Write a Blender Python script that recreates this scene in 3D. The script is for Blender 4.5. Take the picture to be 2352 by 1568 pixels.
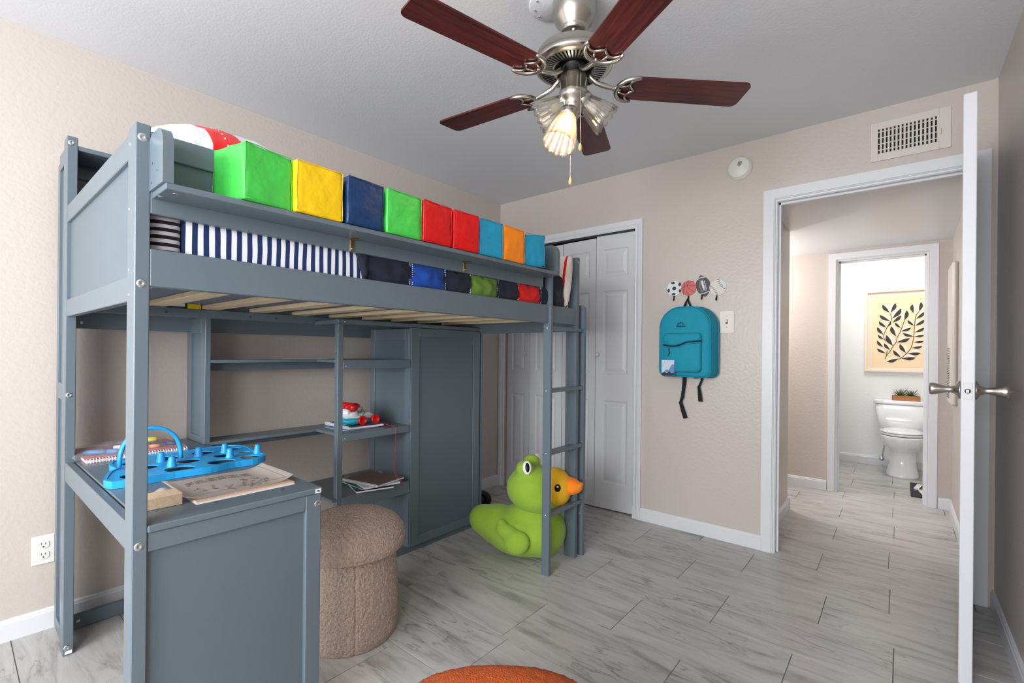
import bpy, bmesh, math, random
from mathutils import Vector, Matrix, noise
random.seed(4)
for o in list(bpy.data.objects): bpy.data.objects.remove(o)
SC = bpy.context.scene; C = SC.collection
PI = math.pi; sin = math.sin; cos = math.cos; R = math.radians

# ---------------------------------------------------------------- camera
CAM = Vector((2.71, -3.09, 1.16)); F = 1078.8; YAW = R(39.69); ROLL = R(.544)
cd = bpy.data.cameras.new('camera'); cam = bpy.data.objects.new('camera', cd); C.objects.link(cam)
fw = Vector((-sin(YAW), cos(YAW), 0)); r0 = Vector((cos(YAW), sin(YAW), 0)); u0 = Vector((0, 0, 1))
rt = cos(ROLL)*r0+sin(ROLL)*u0; up = -sin(ROLL)*r0+cos(ROLL)*u0
m = Matrix((rt, up, -fw)).transposed().to_4x4(); m.translation = CAM; cam.matrix_world = m
cd.sensor_width = 36; cd.lens = F*36/2352; cd.shift_y = 22.8/2352; cd.clip_start = .02
SC.camera = cam
# ---------------------------------------------------------------- exposure, sky, daylight, added side fill, bathroom lamp light
SC.view_settings.view_transform = 'Standard'; SC.view_settings.look = 'None'
SC.view_settings.gamma = 1; SC.view_settings.use_curve_mapping = False
SC.view_settings.exposure = 0.0
w = bpy.data.worlds.new('world'); SC.world = w; w.use_nodes = True
bg = w.node_tree.nodes['Background']; bg.inputs[0].default_value = (.86, .92, 1, 1); bg.inputs[1].default_value = 1.0
def area(name, loc, rot, sx, sy, power, col=(1, 1, 1)):
    l = bpy.data.lights.new(name, 'AREA'); l.shape = 'RECTANGLE'; l.size = sx; l.size_y = sy; l.energy = power; l.color = col
    o = bpy.data.objects.new(name, l); C.objects.link(o); o.location = loc; o.rotation_euler = rot; return o
def point(name, loc, power, col, rad=.03):
    l = bpy.data.lights.new(name, 'POINT'); l.energy = power; l.color = col; l.shadow_soft_size = rad
    o = bpy.data.objects.new(name, l); C.objects.link(o); o.location = loc; return o
area('window_daylight', (1.90, -5.46, 1.48), (R(90), 0, 0), 2.0, 1.3, 170, (.93, .965, 1.0))
area('added_side_fill', (3.22, -4.55, 1.5), (0, R(90), 0), 1.2, 1.1, 56, (.95, .975, 1.0))  # added fill from behind the camera, lifts left wall and under the bed
area('bath_lamp_light', (2.55, 2.35, 2.40), (0, 0, 0), .5, .5, 13, (1, .99, .97))  # light of the bathroom's unseen ceiling lamp, shining straight down

# ---------------------------------------------------------------- materials
MATS = {}
def lin(c):
    return tuple(((v/255)/12.92 if v/255 <= .04045 else ((v/255+.055)/1.055)**2.4) for v in c)
def P(name, rgb, rough=.5, metal=0., bump=None, var=None, coat=0, spec=.5, emit=None, trans=0, ior=1.45, sheen=0, alpha=1):
    if name in MATS: return MATS[name]
    m_ = bpy.data.materials.new(name); m_.use_nodes = True; nt = m_.node_tree; b = nt.nodes['Principled BSDF']
    c = lin(rgb)+(1,)
    b.inputs['Base Color'].default_value = c; b.inputs['Roughness'].default_value = rough; b.inputs['Metallic'].default_value = metal
    b.inputs['Coat Weight'].default_value = coat; b.inputs['Specular IOR Level'].default_value = spec
    b.inputs['Transmission Weight'].default_value = trans; b.inputs['IOR'].default_value = ior
    b.inputs['Sheen Weight'].default_value = sheen; b.inputs['Alpha'].default_value = alpha
    if emit: b.inputs['Emission Color'].default_value = lin(emit[0])+(1,); b.inputs['Emission Strength'].default_value = emit[1]
    if bump or var:
        g = nt.nodes.new('ShaderNodeNewGeometry')
    if bump:
        n = nt.nodes.new('ShaderNodeTexNoise'); n.inputs['Scale'].default_value = bump[0]; n.inputs['Detail'].default_value = 3
        nt.links.new(g.outputs['Position'], n.inputs['Vector'])
        bp = nt.nodes.new('ShaderNodeBump'); bp.inputs['Strength'].default_value = bump[1]; bp.inputs['Distance'].default_value = bump[2]
        nt.links.new(n.outputs['Fac'], bp.inputs['Height']); nt.links.new(bp.outputs[0], b.inputs['Normal'])
    if var:
        n = nt.nodes.new('ShaderNodeTexNoise'); n.inputs['Scale'].default_value = var[0]; n.inputs['Detail'].default_value = 4
        nt.links.new(g.outputs['Position'], n.inputs['Vector'])
        mx = nt.nodes.new('ShaderNodeMix'); mx.data_type = 'RGBA'
        mx.inputs[6].default_value = tuple(v*(1-var[1]) for v in c[:3])+(1,); mx.inputs[7].default_value = tuple(min(1, v*(1+var[1])) for v in c[:3])+(1,)
        nt.links.new(n.outputs['Fac'], mx.inputs[0]); nt.links.new(mx.outputs[2], b.inputs['Base Color'])
    MATS[name] = m_; return m_
def nodes(m_): return m_.node_tree, m_.node_tree.nodes['Principled BSDF']
def N(nt, t, **k):
    n = nt.nodes.new(t)
    for a, v in k.items(): setattr(n, a, v)
    return n
BEIGE = P('beige_paint', (200, 190, 182), .34, bump=(55, .35, .004), var=(1.2, .02))
CEIL = P('ceiling_paint', (230, 232, 236), .6, bump=(110, .3, .002))
WHITE = P('white_trim_paint', (222, 223, 226), .32, bump=(14, .1, .002))
DOORW = P('white_door_paint', (216, 217, 221), .38, bump=(30, .08, .002))
BATHW = P('bathroom_white_paint', (240, 240, 240), .5, bump=(45, .3, .004))
GREY = P('grey_furniture_paint', (101, 114, 123), .33, bump=(900, .06, .0003), var=(3, .02))
GREYI = P('grey_furniture_panel', (97, 110, 119), .42, bump=(900, .06, .0003), var=(2, .03))
STEEL = P('zinc_bolt', (205, 208, 210), .25, 1)
BRASS = P('brass_bracket', (170, 140, 95), .3, 1)
NICKEL = P('brushed_nickel', (188, 184, 176), .26, 1, var=(20, .05))
DARK = P('dark_motor', (18, 16, 15), .4)
BLACK = P('black_plastic', (14, 14, 15), .4)
PINE = P('pine_slat_wood', (226, 206, 172), .6, bump=(40, .1, .002), var=(16, .10))
def wood(name, a, b, sc, rough, axis):
    m_ = P(name, a, rough); nt, bs = nodes(m_); t = N(nt, 'ShaderNodeTexCoord'); mp = N(nt, 'ShaderNodeMapping')
    mp.inputs['Scale'].default_value = sc; nt.links.new(t.outputs['Object'], mp.inputs[0])
    n = N(nt, 'ShaderNodeTexNoise'); n.inputs['Scale'].default_value = 1; n.inputs['Detail'].default_value = 6; n.inputs['Distortion'].default_value = 1.2
    nt.links.new(mp.outputs[0], n.inputs[0]); r = N(nt, 'ShaderNodeValToRGB'); r.color_ramp.elements[0].position = .35; r.color_ramp.elements[1].position = .7
    r.color_ramp.elements[0].color = lin(a)+(1,); r.color_ramp.elements[1].color = lin(b)+(1,)
    nt.links.new(n.outputs[0], r.inputs[0]); nt.links.new(r.outputs[0], bs.inputs['Base Color']); return m_
CHERRY = wood('cherry_blade_wood', (62, 20, 21), (104, 40, 36), (5, 70, 5), .28, 0)
BLOCKW = wood('beech_block_wood', (205, 178, 148), (222, 198, 170), (8, 60, 60), .6, 0)
BOXW = wood('planter_wood', (168, 104, 58), (196, 134, 82), (8, 60, 60), .6, 0)
# floor tile: streaky grey porcelain, veins running along x
def tile_mat():
    m_ = P('grey_stone_tile', (186, 184, 181), .30); nt, bs = nodes(m_)
    g = N(nt, 'ShaderNodeNewGeometry'); oi = N(nt, 'ShaderNodeObjectInfo')
    vm = N(nt, 'ShaderNodeVectorMath', operation='SCALE'); vm.inputs[0].default_value = (13., 7., 0); nt.links.new(oi.outputs['Random'], vm.inputs['Scale'])
    ad = N(nt, 'ShaderNodeVectorMath', operation='ADD'); nt.links.new(g.outputs['Position'], ad.inputs[0]); nt.links.new(vm.outputs[0], ad.inputs[1])
    mp = N(nt, 'ShaderNodeMapping'); mp.inputs['Rotation'].default_value = (0, 0, R(7)); mp.inputs['Scale'].default_value = (1.3, 7.5, 1); nt.links.new(ad.outputs[0], mp.inputs[0])
    n1 = N(nt, 'ShaderNodeTexNoise'); n1.inputs['Scale'].default_value = 2.0; n1.inputs['Detail'].default_value = 8; n1.inputs['Roughness'].default_value = .62; n1.inputs['Distortion'].default_value = .9
    nt.links.new(mp.outputs[0], n1.inputs[0])
    r1 = N(nt, 'ShaderNodeValToRGB'); e = r1.color_ramp.elements
    e[0].position = .30; e[0].color = lin((142, 139, 135))+(1,); e[1].position = .72; e[1].color = lin((197, 195, 191))+(1,)
    x = e.new(.47); x.color = lin((181, 178, 174))+(1,)
    nt.links.new(n1.outputs[0], r1.inputs[0])
    # thin dark veins
    n2 = N(nt, 'ShaderNodeTexNoise'); n2.inputs['Scale'].default_value = 1.3; n2.inputs['Detail'].default_value = 5; n2.inputs['Distortion'].default_value = 1.6
    nt.links.new(mp.outputs[0], n2.inputs[0])
    a = N(nt, 'ShaderNodeMath', operation='SUBTRACT'); a.inputs[1].default_value = .5; nt.links.new(n2.outputs[0], a.inputs[0])
    b2 = N(nt, 'ShaderNodeMath', operation='ABSOLUTE'); nt.links.new(a.outputs[0], b2.inputs[0])
    r2 = N(nt, 'ShaderNodeValToRGB'); r2.color_ramp.elements[0].color = (.55, .54, .52, 1); r2.color_ramp.elements[1].position = .022; r2.color_ramp.elements[1].color = (1, 1, 1, 1)
    nt.links.new(b2.outputs[0], r2.inputs[0])
    n3 = N(nt, 'ShaderNodeTexNoise'); n3.inputs['Scale'].default_value = 2.2; nt.links.new(ad.outputs[0], n3.inputs[0])
    r3 = N(nt, 'ShaderNodeValToRGB'); r3.color_ramp.elements[0].position = .48; r3.color_ramp.elements[1].position = .6; nt.links.new(n3.outputs[0], r3.inputs[0])
    mx = N(nt, 'ShaderNodeMix', data_type='RGBA', blend_type='MULTIPLY'); nt.links.new(r3.outputs[0], mx.inputs[0])
    nt.links.new(r1.outputs[0], mx.inputs[6]); nt.links.new(r2.outputs[0], mx.inputs[7]); nt.links.new(mx.outputs[2], bs.inputs['Base Color'])
    bp = N(nt, 'ShaderNodeBump'); bp.inputs['Strength'].default_value = .12; bp.inputs['Distance'].default_value = .002
    nt.links.new(n1.outputs[0], bp.inputs['Height']); nt.links.new(bp.outputs[0], bs.inputs['Normal'])
    return m_
TILE = tile_mat(); GROUT = P('grout', (126, 123, 118), .9)
def stripes(name, a, b, axis, period, duty=.5, off=0.):
    m_ = P(name, a, .85, sheen=.2); nt, bs = nodes(m_); g = N(nt, 'ShaderNodeNewGeometry'); s = N(nt, 'ShaderNodeSeparateXYZ')
    nz = N(nt, 'ShaderNodeTexNoise'); nz.inputs['Scale'].default_value = 6; nt.links.new(g.outputs['Position'], nz.inputs[0])
    nt.links.new(g.outputs['Position'], s.inputs[0])
    k = N(nt, 'ShaderNodeMath', operation='MULTIPLY_ADD'); k.inputs[1].default_value = .012; nt.links.new(nz.outputs[0], k.inputs[0]); nt.links.new(s.outputs[axis], k.inputs[2])
    d = N(nt, 'ShaderNodeMath', operation='MULTIPLY_ADD'); d.inputs[1].default_value = 1/period; d.inputs[2].default_value = 500+off; nt.links.new(k.outputs[0], d.inputs[0])
    f = N(nt, 'ShaderNodeMath', operation='FRACT'); nt.links.new(d.outputs[0], f.inputs[0])
    gt = N(nt, 'ShaderNodeMath', operation='GREATER_THAN'); gt.inputs[1].default_value = duty; nt.links.new(f.outputs[0], gt.inputs[0])
    mx = N(nt, 'ShaderNodeMix', data_type='RGBA'); mx.inputs[6].default_value = lin(a)+(1,); mx.inputs[7].default_value = lin(b)+(1,)
    nt.links.new(gt.outputs[0], mx.inputs[0]); nt.links.new(mx.outputs[2], bs.inputs['Base Color']); return m_
SHEETV = stripes('striped_sheet_across', (18, 42, 92), (236, 238, 244), 1, .0270)
SHEETH = stripes('striped_sheet_level', (12, 14, 26), (196, 190, 196), 2, .0185)
def fabric(name, c): return P(name, c, .9, bump=(260, .25, .001), sheen=.08, var=(9, .08))
NAVY = fabric('navy_quilt', (26, 30, 50)); BLUEF = fabric('blue_quilt', (20, 70, 160)); GREENF = fabric('green_quilt', (98, 134, 48)); REDF = fabric('red_quilt', (214, 20, 16))
WHITEF = P('white_cotton', (222, 222, 228), .9, bump=(16, .6, .02)); CREAMF = fabric('cream_cotton', (228, 220, 214))
MATB = fabric('mattress_underside', (98, 108, 124))
def vinyl(name, c): return P(name, c, .36, bump=(13, .5, .016))
GLASSM = bpy.data.materials.new('clear_glass'); GLASSM.use_nodes = True
_nt = GLASSM.node_tree; _nt.nodes.remove(_nt.nodes['Principled BSDF']); _o = _nt.nodes['Material Output']
_t = _nt.nodes.new('ShaderNodeBsdfTransparent'); _t.inputs[0].default_value = (.96, .95, .92, 1)
_g = _nt.nodes.new('ShaderNodeBsdfGlossy'); _g.inputs['Roughness'].default_value = .08
_l = _nt.nodes.new('ShaderNodeBsdfTranslucent'); _l.inputs[0].default_value = (1, .96, .90, 1)
_w = _nt.nodes.new('ShaderNodeLayerWeight'); _w.inputs[0].default_value = .42
_m1 = _nt.nodes.new('ShaderNodeMixShader'); _m1.inputs[0].default_value = .12; _m2 = _nt.nodes.new('ShaderNodeMixShader')
_nt.links.new(_t.outputs[0], _m1.inputs[1]); _nt.links.new(_l.outputs[0], _m1.inputs[2]); _nt.links.new(_w.outputs['Facing'], _m2.inputs[0])
_nt.links.new(_m1.outputs[0], _m2.inputs[1]); _nt.links.new(_g.outputs[0], _m2.inputs[2]); _nt.links.new(_m2.outputs[0], _o.inputs[0])
CERAM = P('white_ceramic', (238, 239, 240), .12, coat=.3)
PAPER = P('cream_paper', (226, 214, 204), .8)
WPAPER = P('white_paper', (238, 238, 242), .8)

# ---------------------------------------------------------------- mesh helpers
def bmnew(): return bmesh.new()
def box(bm, lo, hi, bev=0., seg=1, mi=0):
    lo = Vector(lo); hi = Vector(hi); c = (lo+hi)/2; s = hi-lo
    r = bmesh.ops.create_cube(bm, size=1, matrix=Matrix.Translation(c) @ Matrix.Diagonal((s.x, s.y, s.z, 1)))
    fs = set(f for v in r['verts'] for f in v.link_faces)
    for f in fs: f.material_index = mi
    if bev > 0:
        es = list(set(e for v in r['verts'] for e in v.link_edges))
        q = bmesh.ops.bevel(bm, geom=es, offset=min(bev, min(s)*.45), segments=seg, affect='EDGES', profile=.5)
        for f in q['faces']: f.material_index = mi
    return r
def quad(bm, pts, mi=0):
    f = bm.faces.new([bm.verts.new(p) for p in pts]); f.material_index = mi; return f
def prism(bm, poly, d, mi=0):
    """closed polygon of 3D points swept by vector d"""
    a = [bm.verts.new(p) for p in poly]; b = [bm.verts.new(Vector(p)+Vector(d)) for p in poly]; n = len(a); fs = []
    fs.append(bm.faces.new(a)); fs.append(bm.faces.new(b[::-1]))
    for i in range(n): fs.append(bm.faces.new((a[i], b[i], b[(i+1) % n], a[(i+1) % n])))
    for f in fs: f.material_index = mi
    bmesh.ops.recalc_face_normals(bm, faces=fs)
    return fs
def loft(bm, rings, cap=True, close=True, mi=0):
    vs = [[bm.verts.new(p) for p in r] for r in rings]; n = len(vs[0])
    for a, b in zip(vs, vs[1:]):
        for i in range(n if close else n-1):
            f = bm.faces.new((a[i], a[(i+1) % n], b[(i+1) % n], b[i])); f.smooth = True; f.material_index = mi
    if cap:
        for r, s in ((vs[0], -1), (vs[-1], 1)):
            f = bm.faces.new(r if s > 0 else r[::-1]); f.material_index = mi
    return vs
def lathe(bm, prof, M=None, n=32, cap=False, mi=0):
    rings = []
    for r, z in prof:
        rings.append([Vector((max(r, 1e-5)*cos(2*PI*i/n), max(r, 1e-5)*sin(2*PI*i/n), z)) for i in range(n)])
    if M: rings = [[M @ p for p in r] for r in rings]
    return loft(bm, rings, cap, mi=mi)
def aim(o, d):
    d = Vector(d).normalized(); return Matrix.Translation(Vector(o)) @ d.to_track_quat('Z', 'Y').to_matrix().to_4x4()
def tube(bm, pts, r, n=8, mi=0, cap=True, flat=None):
    pts = [Vector(p) for p in pts]; rings = []; up_ = None
    for i, p in enumerate(pts):
        t = (pts[min(i+1, len(pts)-1)]-pts[max(i-1, 0)]).normalized()
        if up_ is None: up_ = Vector((0, 0, 1)) if abs(t.z) < .9 else Vector((1, 0, 0))
        a = t.cross(up_).normalized(); b = a.cross(t).normalized(); up_ = b
        rr = r[i] if isinstance(r, (list, tuple)) else r
        rings.append([p+(a*cos(2*PI*k/n)+b*sin(2*PI*k/n)*(flat or 1))*rr for k in range(n)])
    return loft(bm, rings, cap, mi=mi)
def cyl(bm, a, b, r, n=16, mi=0): return tube(bm, [a, b], r, n, mi)
def ell(bm, c, rad, M=None, nu=24, nv=14, e=1.0, mi=0, wob=0., fq=6):
    rings = []
    for j in range(nv+1):
        t = -PI/2+PI*j/nv; cz = sin(t); cr = max(cos(t), 1e-4)
        ring = []
        for i in range(nu):
            a = 2*PI*i/nu
            f = lambda v: math.copysign(abs(v)**e, v)
            p = Vector((rad[0]*f(cr*1.0)*f(cos(a)), rad[1]*f(cr)*f(sin(a)), rad[2]*f(cz)))
            if wob: p *= 1+wob*noise.noise(p*fq+Vector(c))
            ring.append(p)
        rings.append(ring)
    M = M or Matrix.Identity(4); M = Matrix.Translation(Vector(c)) @ M
    rings = [[M @ p for p in r] for r in rings]
    return loft(bm, rings, True, mi=mi)
def rot(x=0, y=0, z=0): return (Matrix.Rotation(R(z), 4, 'Z') @ Matrix.Rotation(R(y), 4, 'Y') @ Matrix.Rotation(R(x), 4, 'X'))
def shade(bm, s=True):
    for f in bm.faces: f.smooth = s

def thing(name, label, cat, loc, group=None, rz=0.):
    o = bpy.data.objects.new(name, None); C.objects.link(o); o.location = loc; o.rotation_euler = (0, 0, rz); o.empty_display_size = .05
    o['label'] = label; o['category'] = cat
    if group: o['group'] = group
    return o
def setting(name, loc=(0, 0, 0), label=None):
    o = bpy.data.objects.new(name, None); C.objects.link(o); o.location = loc; o['kind'] = 'structure'
    if label: o['label'] = label
    return o
def rootloc(p):
    v = Vector((0, 0, 0))
    while p: v += p.location; p = p.parent
    return v
def obj(name, bm, mats, parent=None, label=None, local=False, kind=None, sm=None):
    """mesh given in world coordinates (or local=True), linked as one object"""
    if sm is not None: shade(bm, sm)
    if parent is not None and not local:
        bmesh.ops.translate(bm, verts=bm.verts, vec=-rootloc(parent))
    me = bpy.data.meshes.new(name); bm.to_mesh(me); bm.free()
    for m_ in (mats if isinstance(mats, (list, tuple)) else [mats]): me.materials.append(m_)
    o = bpy.data.objects.new(name, me); C.objects.link(o)
    if parent is not None: o.parent = parent
    if label: o['label'] = label
    if kind: o['kind'] = kind
    return o
def tag(o, label, cat, group=None):
    o['label'] = label; o['category'] = cat
    if group: o['group'] = group
    return o
def struct(name, bm, mats, label=None):
    o = obj(name, bm, mats, None, label); o['kind'] = 'structure'; return o
def bx(name, lo, hi, mt, parent, bev=.0015, label=None):
    bm = bmnew(); box(bm, lo, hi, bev); return obj(name, bm, mt, parent, label)
def dup(root, loc, label=None, rz=None):
    def cp(o, par):
        c = o.copy(); C.objects.link(c); c.parent = par
        for ch in o.children: cp(ch, c)
        return c
    r_ = cp(root, None); r_.location = loc
    if rz is not None: r_.rotation_euler = (0, 0, rz)
    if label: r_['label'] = label
    return r_

# ================================================================ ROOM
XR = 3.045; YF = -5.35; H = 2.44
# floor: grout bed with every tile a piece
bm = bmnew(); box(bm, (-.12, YF-.12, -.10), (3.7, 3.4, -.0022)); floor = struct('floor', bm, GROUT)
rows = [-5.66, -5.36, -5.06, -4.76, -4.46, -4.16, -3.86, -3.55, -3.24, -2.92, -2.60, -2.27, -1.95, -1.635, -1.31, -.987, -.685, -.386, -.097, .182, .463, .742, 1.0, 1.255, 1.53, 1.79, 2.06, 2.33, 2.585, 2.86, 3.13, 3.3]
jx = [1.3, .95, 1.5, 1.15, 1.5, 1.1, .9, 1.2, .9, 1.2, .9, .56, .27, .85, 1.168, 1.47, 1.829, 2.062, 2.366, 2.662, 2.385, 2.68, 2.373, 2.668, 2.349, 2.67, 2.372, 2.653, 2.353, 2.66, 2.36]
bm = bmnew(); box(bm, (-.5, -.5, -.5), (.5, .5, .5)); tm = bpy.data.meshes.new('tile'); 
bm.free(); bm = bmnew()
# unit tile 1 x 1 with a slight top arris, scaled per tile
g_ = .0015
def tile_obj(x0, x1, y0, y1):
    bm = bmnew(); z = -.0022; t = .0; a = .0004
    x0 += g_; x1 -= g_; y0 += g_; y1 -= g_
    b = [bm.verts.new(p) for p in ((x0, y0, z), (x1, y0, z), (x1, y1, z), (x0, y1, z))]
    c = [bm.verts.new(p) for p in ((x0+a, y0+a, t), (x1-a, y0+a, t), (x1-a, y1-a, t), (x0+a, y1-a, t))]
    bm.faces.new(c)
    for i in range(4): bm.faces.new((b[i], b[(i+1) % 4], c[(i+1) % 4], c[i]))
    obj('tile', bm, TILE, floor)
for k in range(len(rows)-1):
    y0, y1 = rows[k], rows[k+1]
    xmin = 0 if y1 < .9 else 1.2; xmax = XR if y0 < 1.75 else 3.6
    if y0 < YF: y0 = YF
    x = jx[k]-.612*8
    while x < xmax:
        a, b = max(x, xmin), min(x+.612, xmax)
        if b-a > .03: tile_obj(a, b, y0, y1)
        x += .612
# walls
def wall(name, boxes, mt=BEIGE):
    bm = bmnew()
    for lo, hi in boxes: box(bm, lo, hi)
    return struct(name, bm, mt)
wall('wall_left', [((-.12, YF-.12, 0), (0, .0, H))])
wall('wall_right', [((XR, YF-.12, 0), (XR+.12, -5.1, H)), ((XR, -4.0, 0), (XR+.12, 0, H)), ((XR, -5.1, 0), (XR+.12, -4.0, .9)), ((XR, -5.1, 2.1), (XR+.12, -4.0, H))])
w2 = setting('added_fill_window', (XR, -4.55, .9))  # invented unseen window, its opening added to let the side fill in
for lo, hi in (((XR+.03, -5.1, .9), (XR+.08, -5.06, 2.1)), ((XR+.03, -4.04, .9), (XR+.08, -4.0, 2.1)), ((XR+.03, -5.1, .9), (XR+.08, -4.0, .94)), ((XR+.03, -5.1, 2.06), (XR+.08, -4.0, 2.1)), ((XR+.035, -5.1, 1.48), (XR+.075, -4.0, 1.52))): bx('window_frame', lo, hi, WHITE, w2)
wall('wall_back', [((-.12, 0, 0), (.055, .11, H)), ((.055, 0, 2.035), (1.262, .11, H)), ((1.262, 0, 0), (2.135, .11, H)), ((2.135, 0, 2.055), (2.965, .11, H)), ((2.965, 0, 0), (XR+.12, .11, H))])
WX0, WX1, WZ0, WZ1 = .90, 2.90, .85, 2.1
wall('wall_front', [((0, YF-.12, 0), (WX0, YF, H)), ((WX1, YF-.12, 0), (XR, YF, H)), ((WX0, YF-.12, 0), (WX1, YF, WZ0)), ((WX0, YF-.12, WZ1), (WX1, YF, H))])
bm = bmnew(); box(bm, (-.12, YF-.12, H), (XR+.12, .11, H+.1)); struct('ceiling', bm, CEIL)
# hall and bathroom
wall('wall_hall_left', [((1.93, .11, 0), (2.06, .93, 2.3)), ((-.12, .80, 0), (1.93, .93, 2.3)), ((-.12, .11, 0), (0, .80, 2.3)), ((.2, .93, 0), (.3, 1.73, 2.3))])
wall('wall_hall_right', [((3.0, .11, 0), (3.1, 1.73, 2.3))])
wall('wall_hall_far', [((.2, 1.73, 0), (2.28, 1.83, 2.44)), ((2.28, 1.73, 1.96), (2.868, 1.83, 2.44)), ((2.868, 1.73, 0), (3.75, 1.83, 2.44))])
bm = bmnew(); prism(bm, [(-.12, .11, 2.115), (-.12, 1.73, 2.035), (-.12, 1.73, 2.30), (-.12, .11, 2.30)], (3.22, 0, 0)); struct('ceiling_hall', bm, P('hall_ceiling_paint', (230, 232, 236), .3, bump=(60, .15, .003)))
wall('wall_bath', [((1.9, 1.83, 0), (2.0, 3.3, 2.44)), ((2.0, 3.2, 0), (3.65, 3.3, 2.44)), ((3.65, 1.83, 0), (3.75, 3.3, 2.44))], BATHW)
bm = bmnew(); box(bm, (1.9, 1.83, 2.44), (3.75, 3.3, 2.52)); struct('ceiling_bath', bm, BATHW)
# baseboards with an ogee top
def baseboard(name, a, b, nrm, h=.085, t=.013):
    a = Vector(a); b = Vector(b); n = Vector(nrm); prof = [(0, 0), (t, 0), (t, h*.80), (t*.78, h*.84), (t*.70, h*.93), (t*.35, h), (0, h)]
    bm = bmnew(); prism(bm, [a+n*p+Vector((0, 0, q)) for p, q in prof], b-a); return struct(name, bm, WHITE)
baseboard('baseboard_left', (0, YF, 0), (0, 0, 0), (1, 0, 0))
baseboard('baseboard_back', (1.262, 0, 0), (2.075, 0, 0), (0, -1, 0))
baseboard('baseboard_right', (XR, 0, 0), (XR, YF, 0), (-1, 0, 0))
baseboard('baseboard_front', (XR, YF, 0), (0, YF, 0), (0, 1, 0))
baseboard('baseboard_hall_left', (2.06, .12, 0), (2.06, .943, 0), (1, 0, 0))
baseboard('baseboard_hall_near', (2.073, .93, 0), (.3, .93, 0), (0, 1, 0))
baseboard('baseboard_hall_far', (.3, 1.73, 0), (2.222, 1.73, 0), (0, -1, 0))
baseboard('baseboard_hall_corner', (2.928, 1.73, 0), (3.0, 1.73, 0), (0, -1, 0))
baseboard('baseboard_hall_right', (3.0, .12, 0), (3.0, 1.73, 0), (-1, 0, 0))
baseboard('baseboard_bath', (2.0, 3.2, 0), (3.65, 3.2, 0), (0, -1, 0), .09)
# window behind the camera
wn = setting('window_1', ((WX0+WX1)/2, YF, WZ0))
for lo, hi in (((WX0, YF-.09, WZ0), (WX0+.05, YF-.04, WZ1)), ((WX1-.05, YF-.09, WZ0), (WX1, YF-.04, WZ1)), ((WX0, YF-.09, WZ0), (WX1, YF-.04, WZ0+.05)), ((WX0, YF-.09, WZ1-.05), (WX1, YF-.04, WZ1)), ((WX0, YF-.085, (WZ0+WZ1)/2-.02), (WX1, YF-.045, (WZ0+WZ1)/2+.02))):
    bx('window_frame', lo, hi, WHITE, wn)
bx('window_sill', (WX0-.04, YF-.04, WZ0-.025), (WX1+.04, YF+.05, WZ0), WHITE, wn, .004)

# door casings: picture-frame trim with stepped inner edge
def casing(name, x0, x1, ztop, y, w_, ny, steps, jamb=.11, z0=0):
    """x0..x1 clear opening, trim lies outside it; ny = -1 faces -y"""
    r_ = setting(name, ((x0+x1)/2, y, 0))
    bm = bmnew()
    # profile across width: distance from opening -> thickness
    def path(d): return [(x0-d, z0), (x0-d, ztop+d), (x1+d, ztop+d), (x1+d, z0)]
    prof = [(0, 0)]+steps+[(w_, steps[-1][1]), (w_, 0)]
    vs = [[bm.verts.new((px, y+ny*t, pz)) for px, pz in path(d)] for d, t in prof]
    for a, b in zip(vs, vs[1:]):
        for i in range(3): bm.faces.new((a[i], a[i+1], b[i+1], b[i]))
    for i in (0, 3): bm.faces.new([v[i] for v in vs])
    bmesh.ops.recalc_face_normals(bm, faces=bm.faces)
    obj('casing', bm, WHITE, r_)
    if jamb:
        y1 = y-ny*jamb; t = .014; a_, b_ = min(y, y1), max(y, y1)
        bx('jamb', (x0-.012, a_, z0), (x0+.003, b_, ztop), WHITE, r_); bx('jamb', (x1-.003, a_, z0), (x1+.012, b_, ztop), WHITE, r_)
        bx('jamb', (x0, a_, ztop-.003), (x1, b_, ztop+.012), WHITE, r_)
        ys = y-ny*.045
        for lo, hi in (((x0, ys-.012, z0), (x0+t, ys+.012, ztop)), ((x1-t, ys-.012, z0), (x1, ys+.012, ztop)), ((x0, ys-.012, ztop-t), (x1, ys+.012, ztop))): bx('door_stop', lo, hi, WHITE, r_)
    return r_
ST = [(0, .007), (.007, .009), (.009, .013), (.013, .010), (.016, .016)]
OG = [(0, .006), (.008, .010), (.014, .008), (.020, .009), (.030, .014), (.044, .016), (.052, .017)]
casing('door_1', .066, 1.262, 2.032, 0, .060, -1, OG, jamb=0)
casing('door_2', 2.146, 2.953, 2.048, 0, .070, -1, ST)
casing('door_3', 2.292, 2.856, 1.948, 1.73, .066, -1, ST)
casing('door_4', 2.146, 2.953, 2.048, .11, .045, 1, ST, jamb=0)
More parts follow.
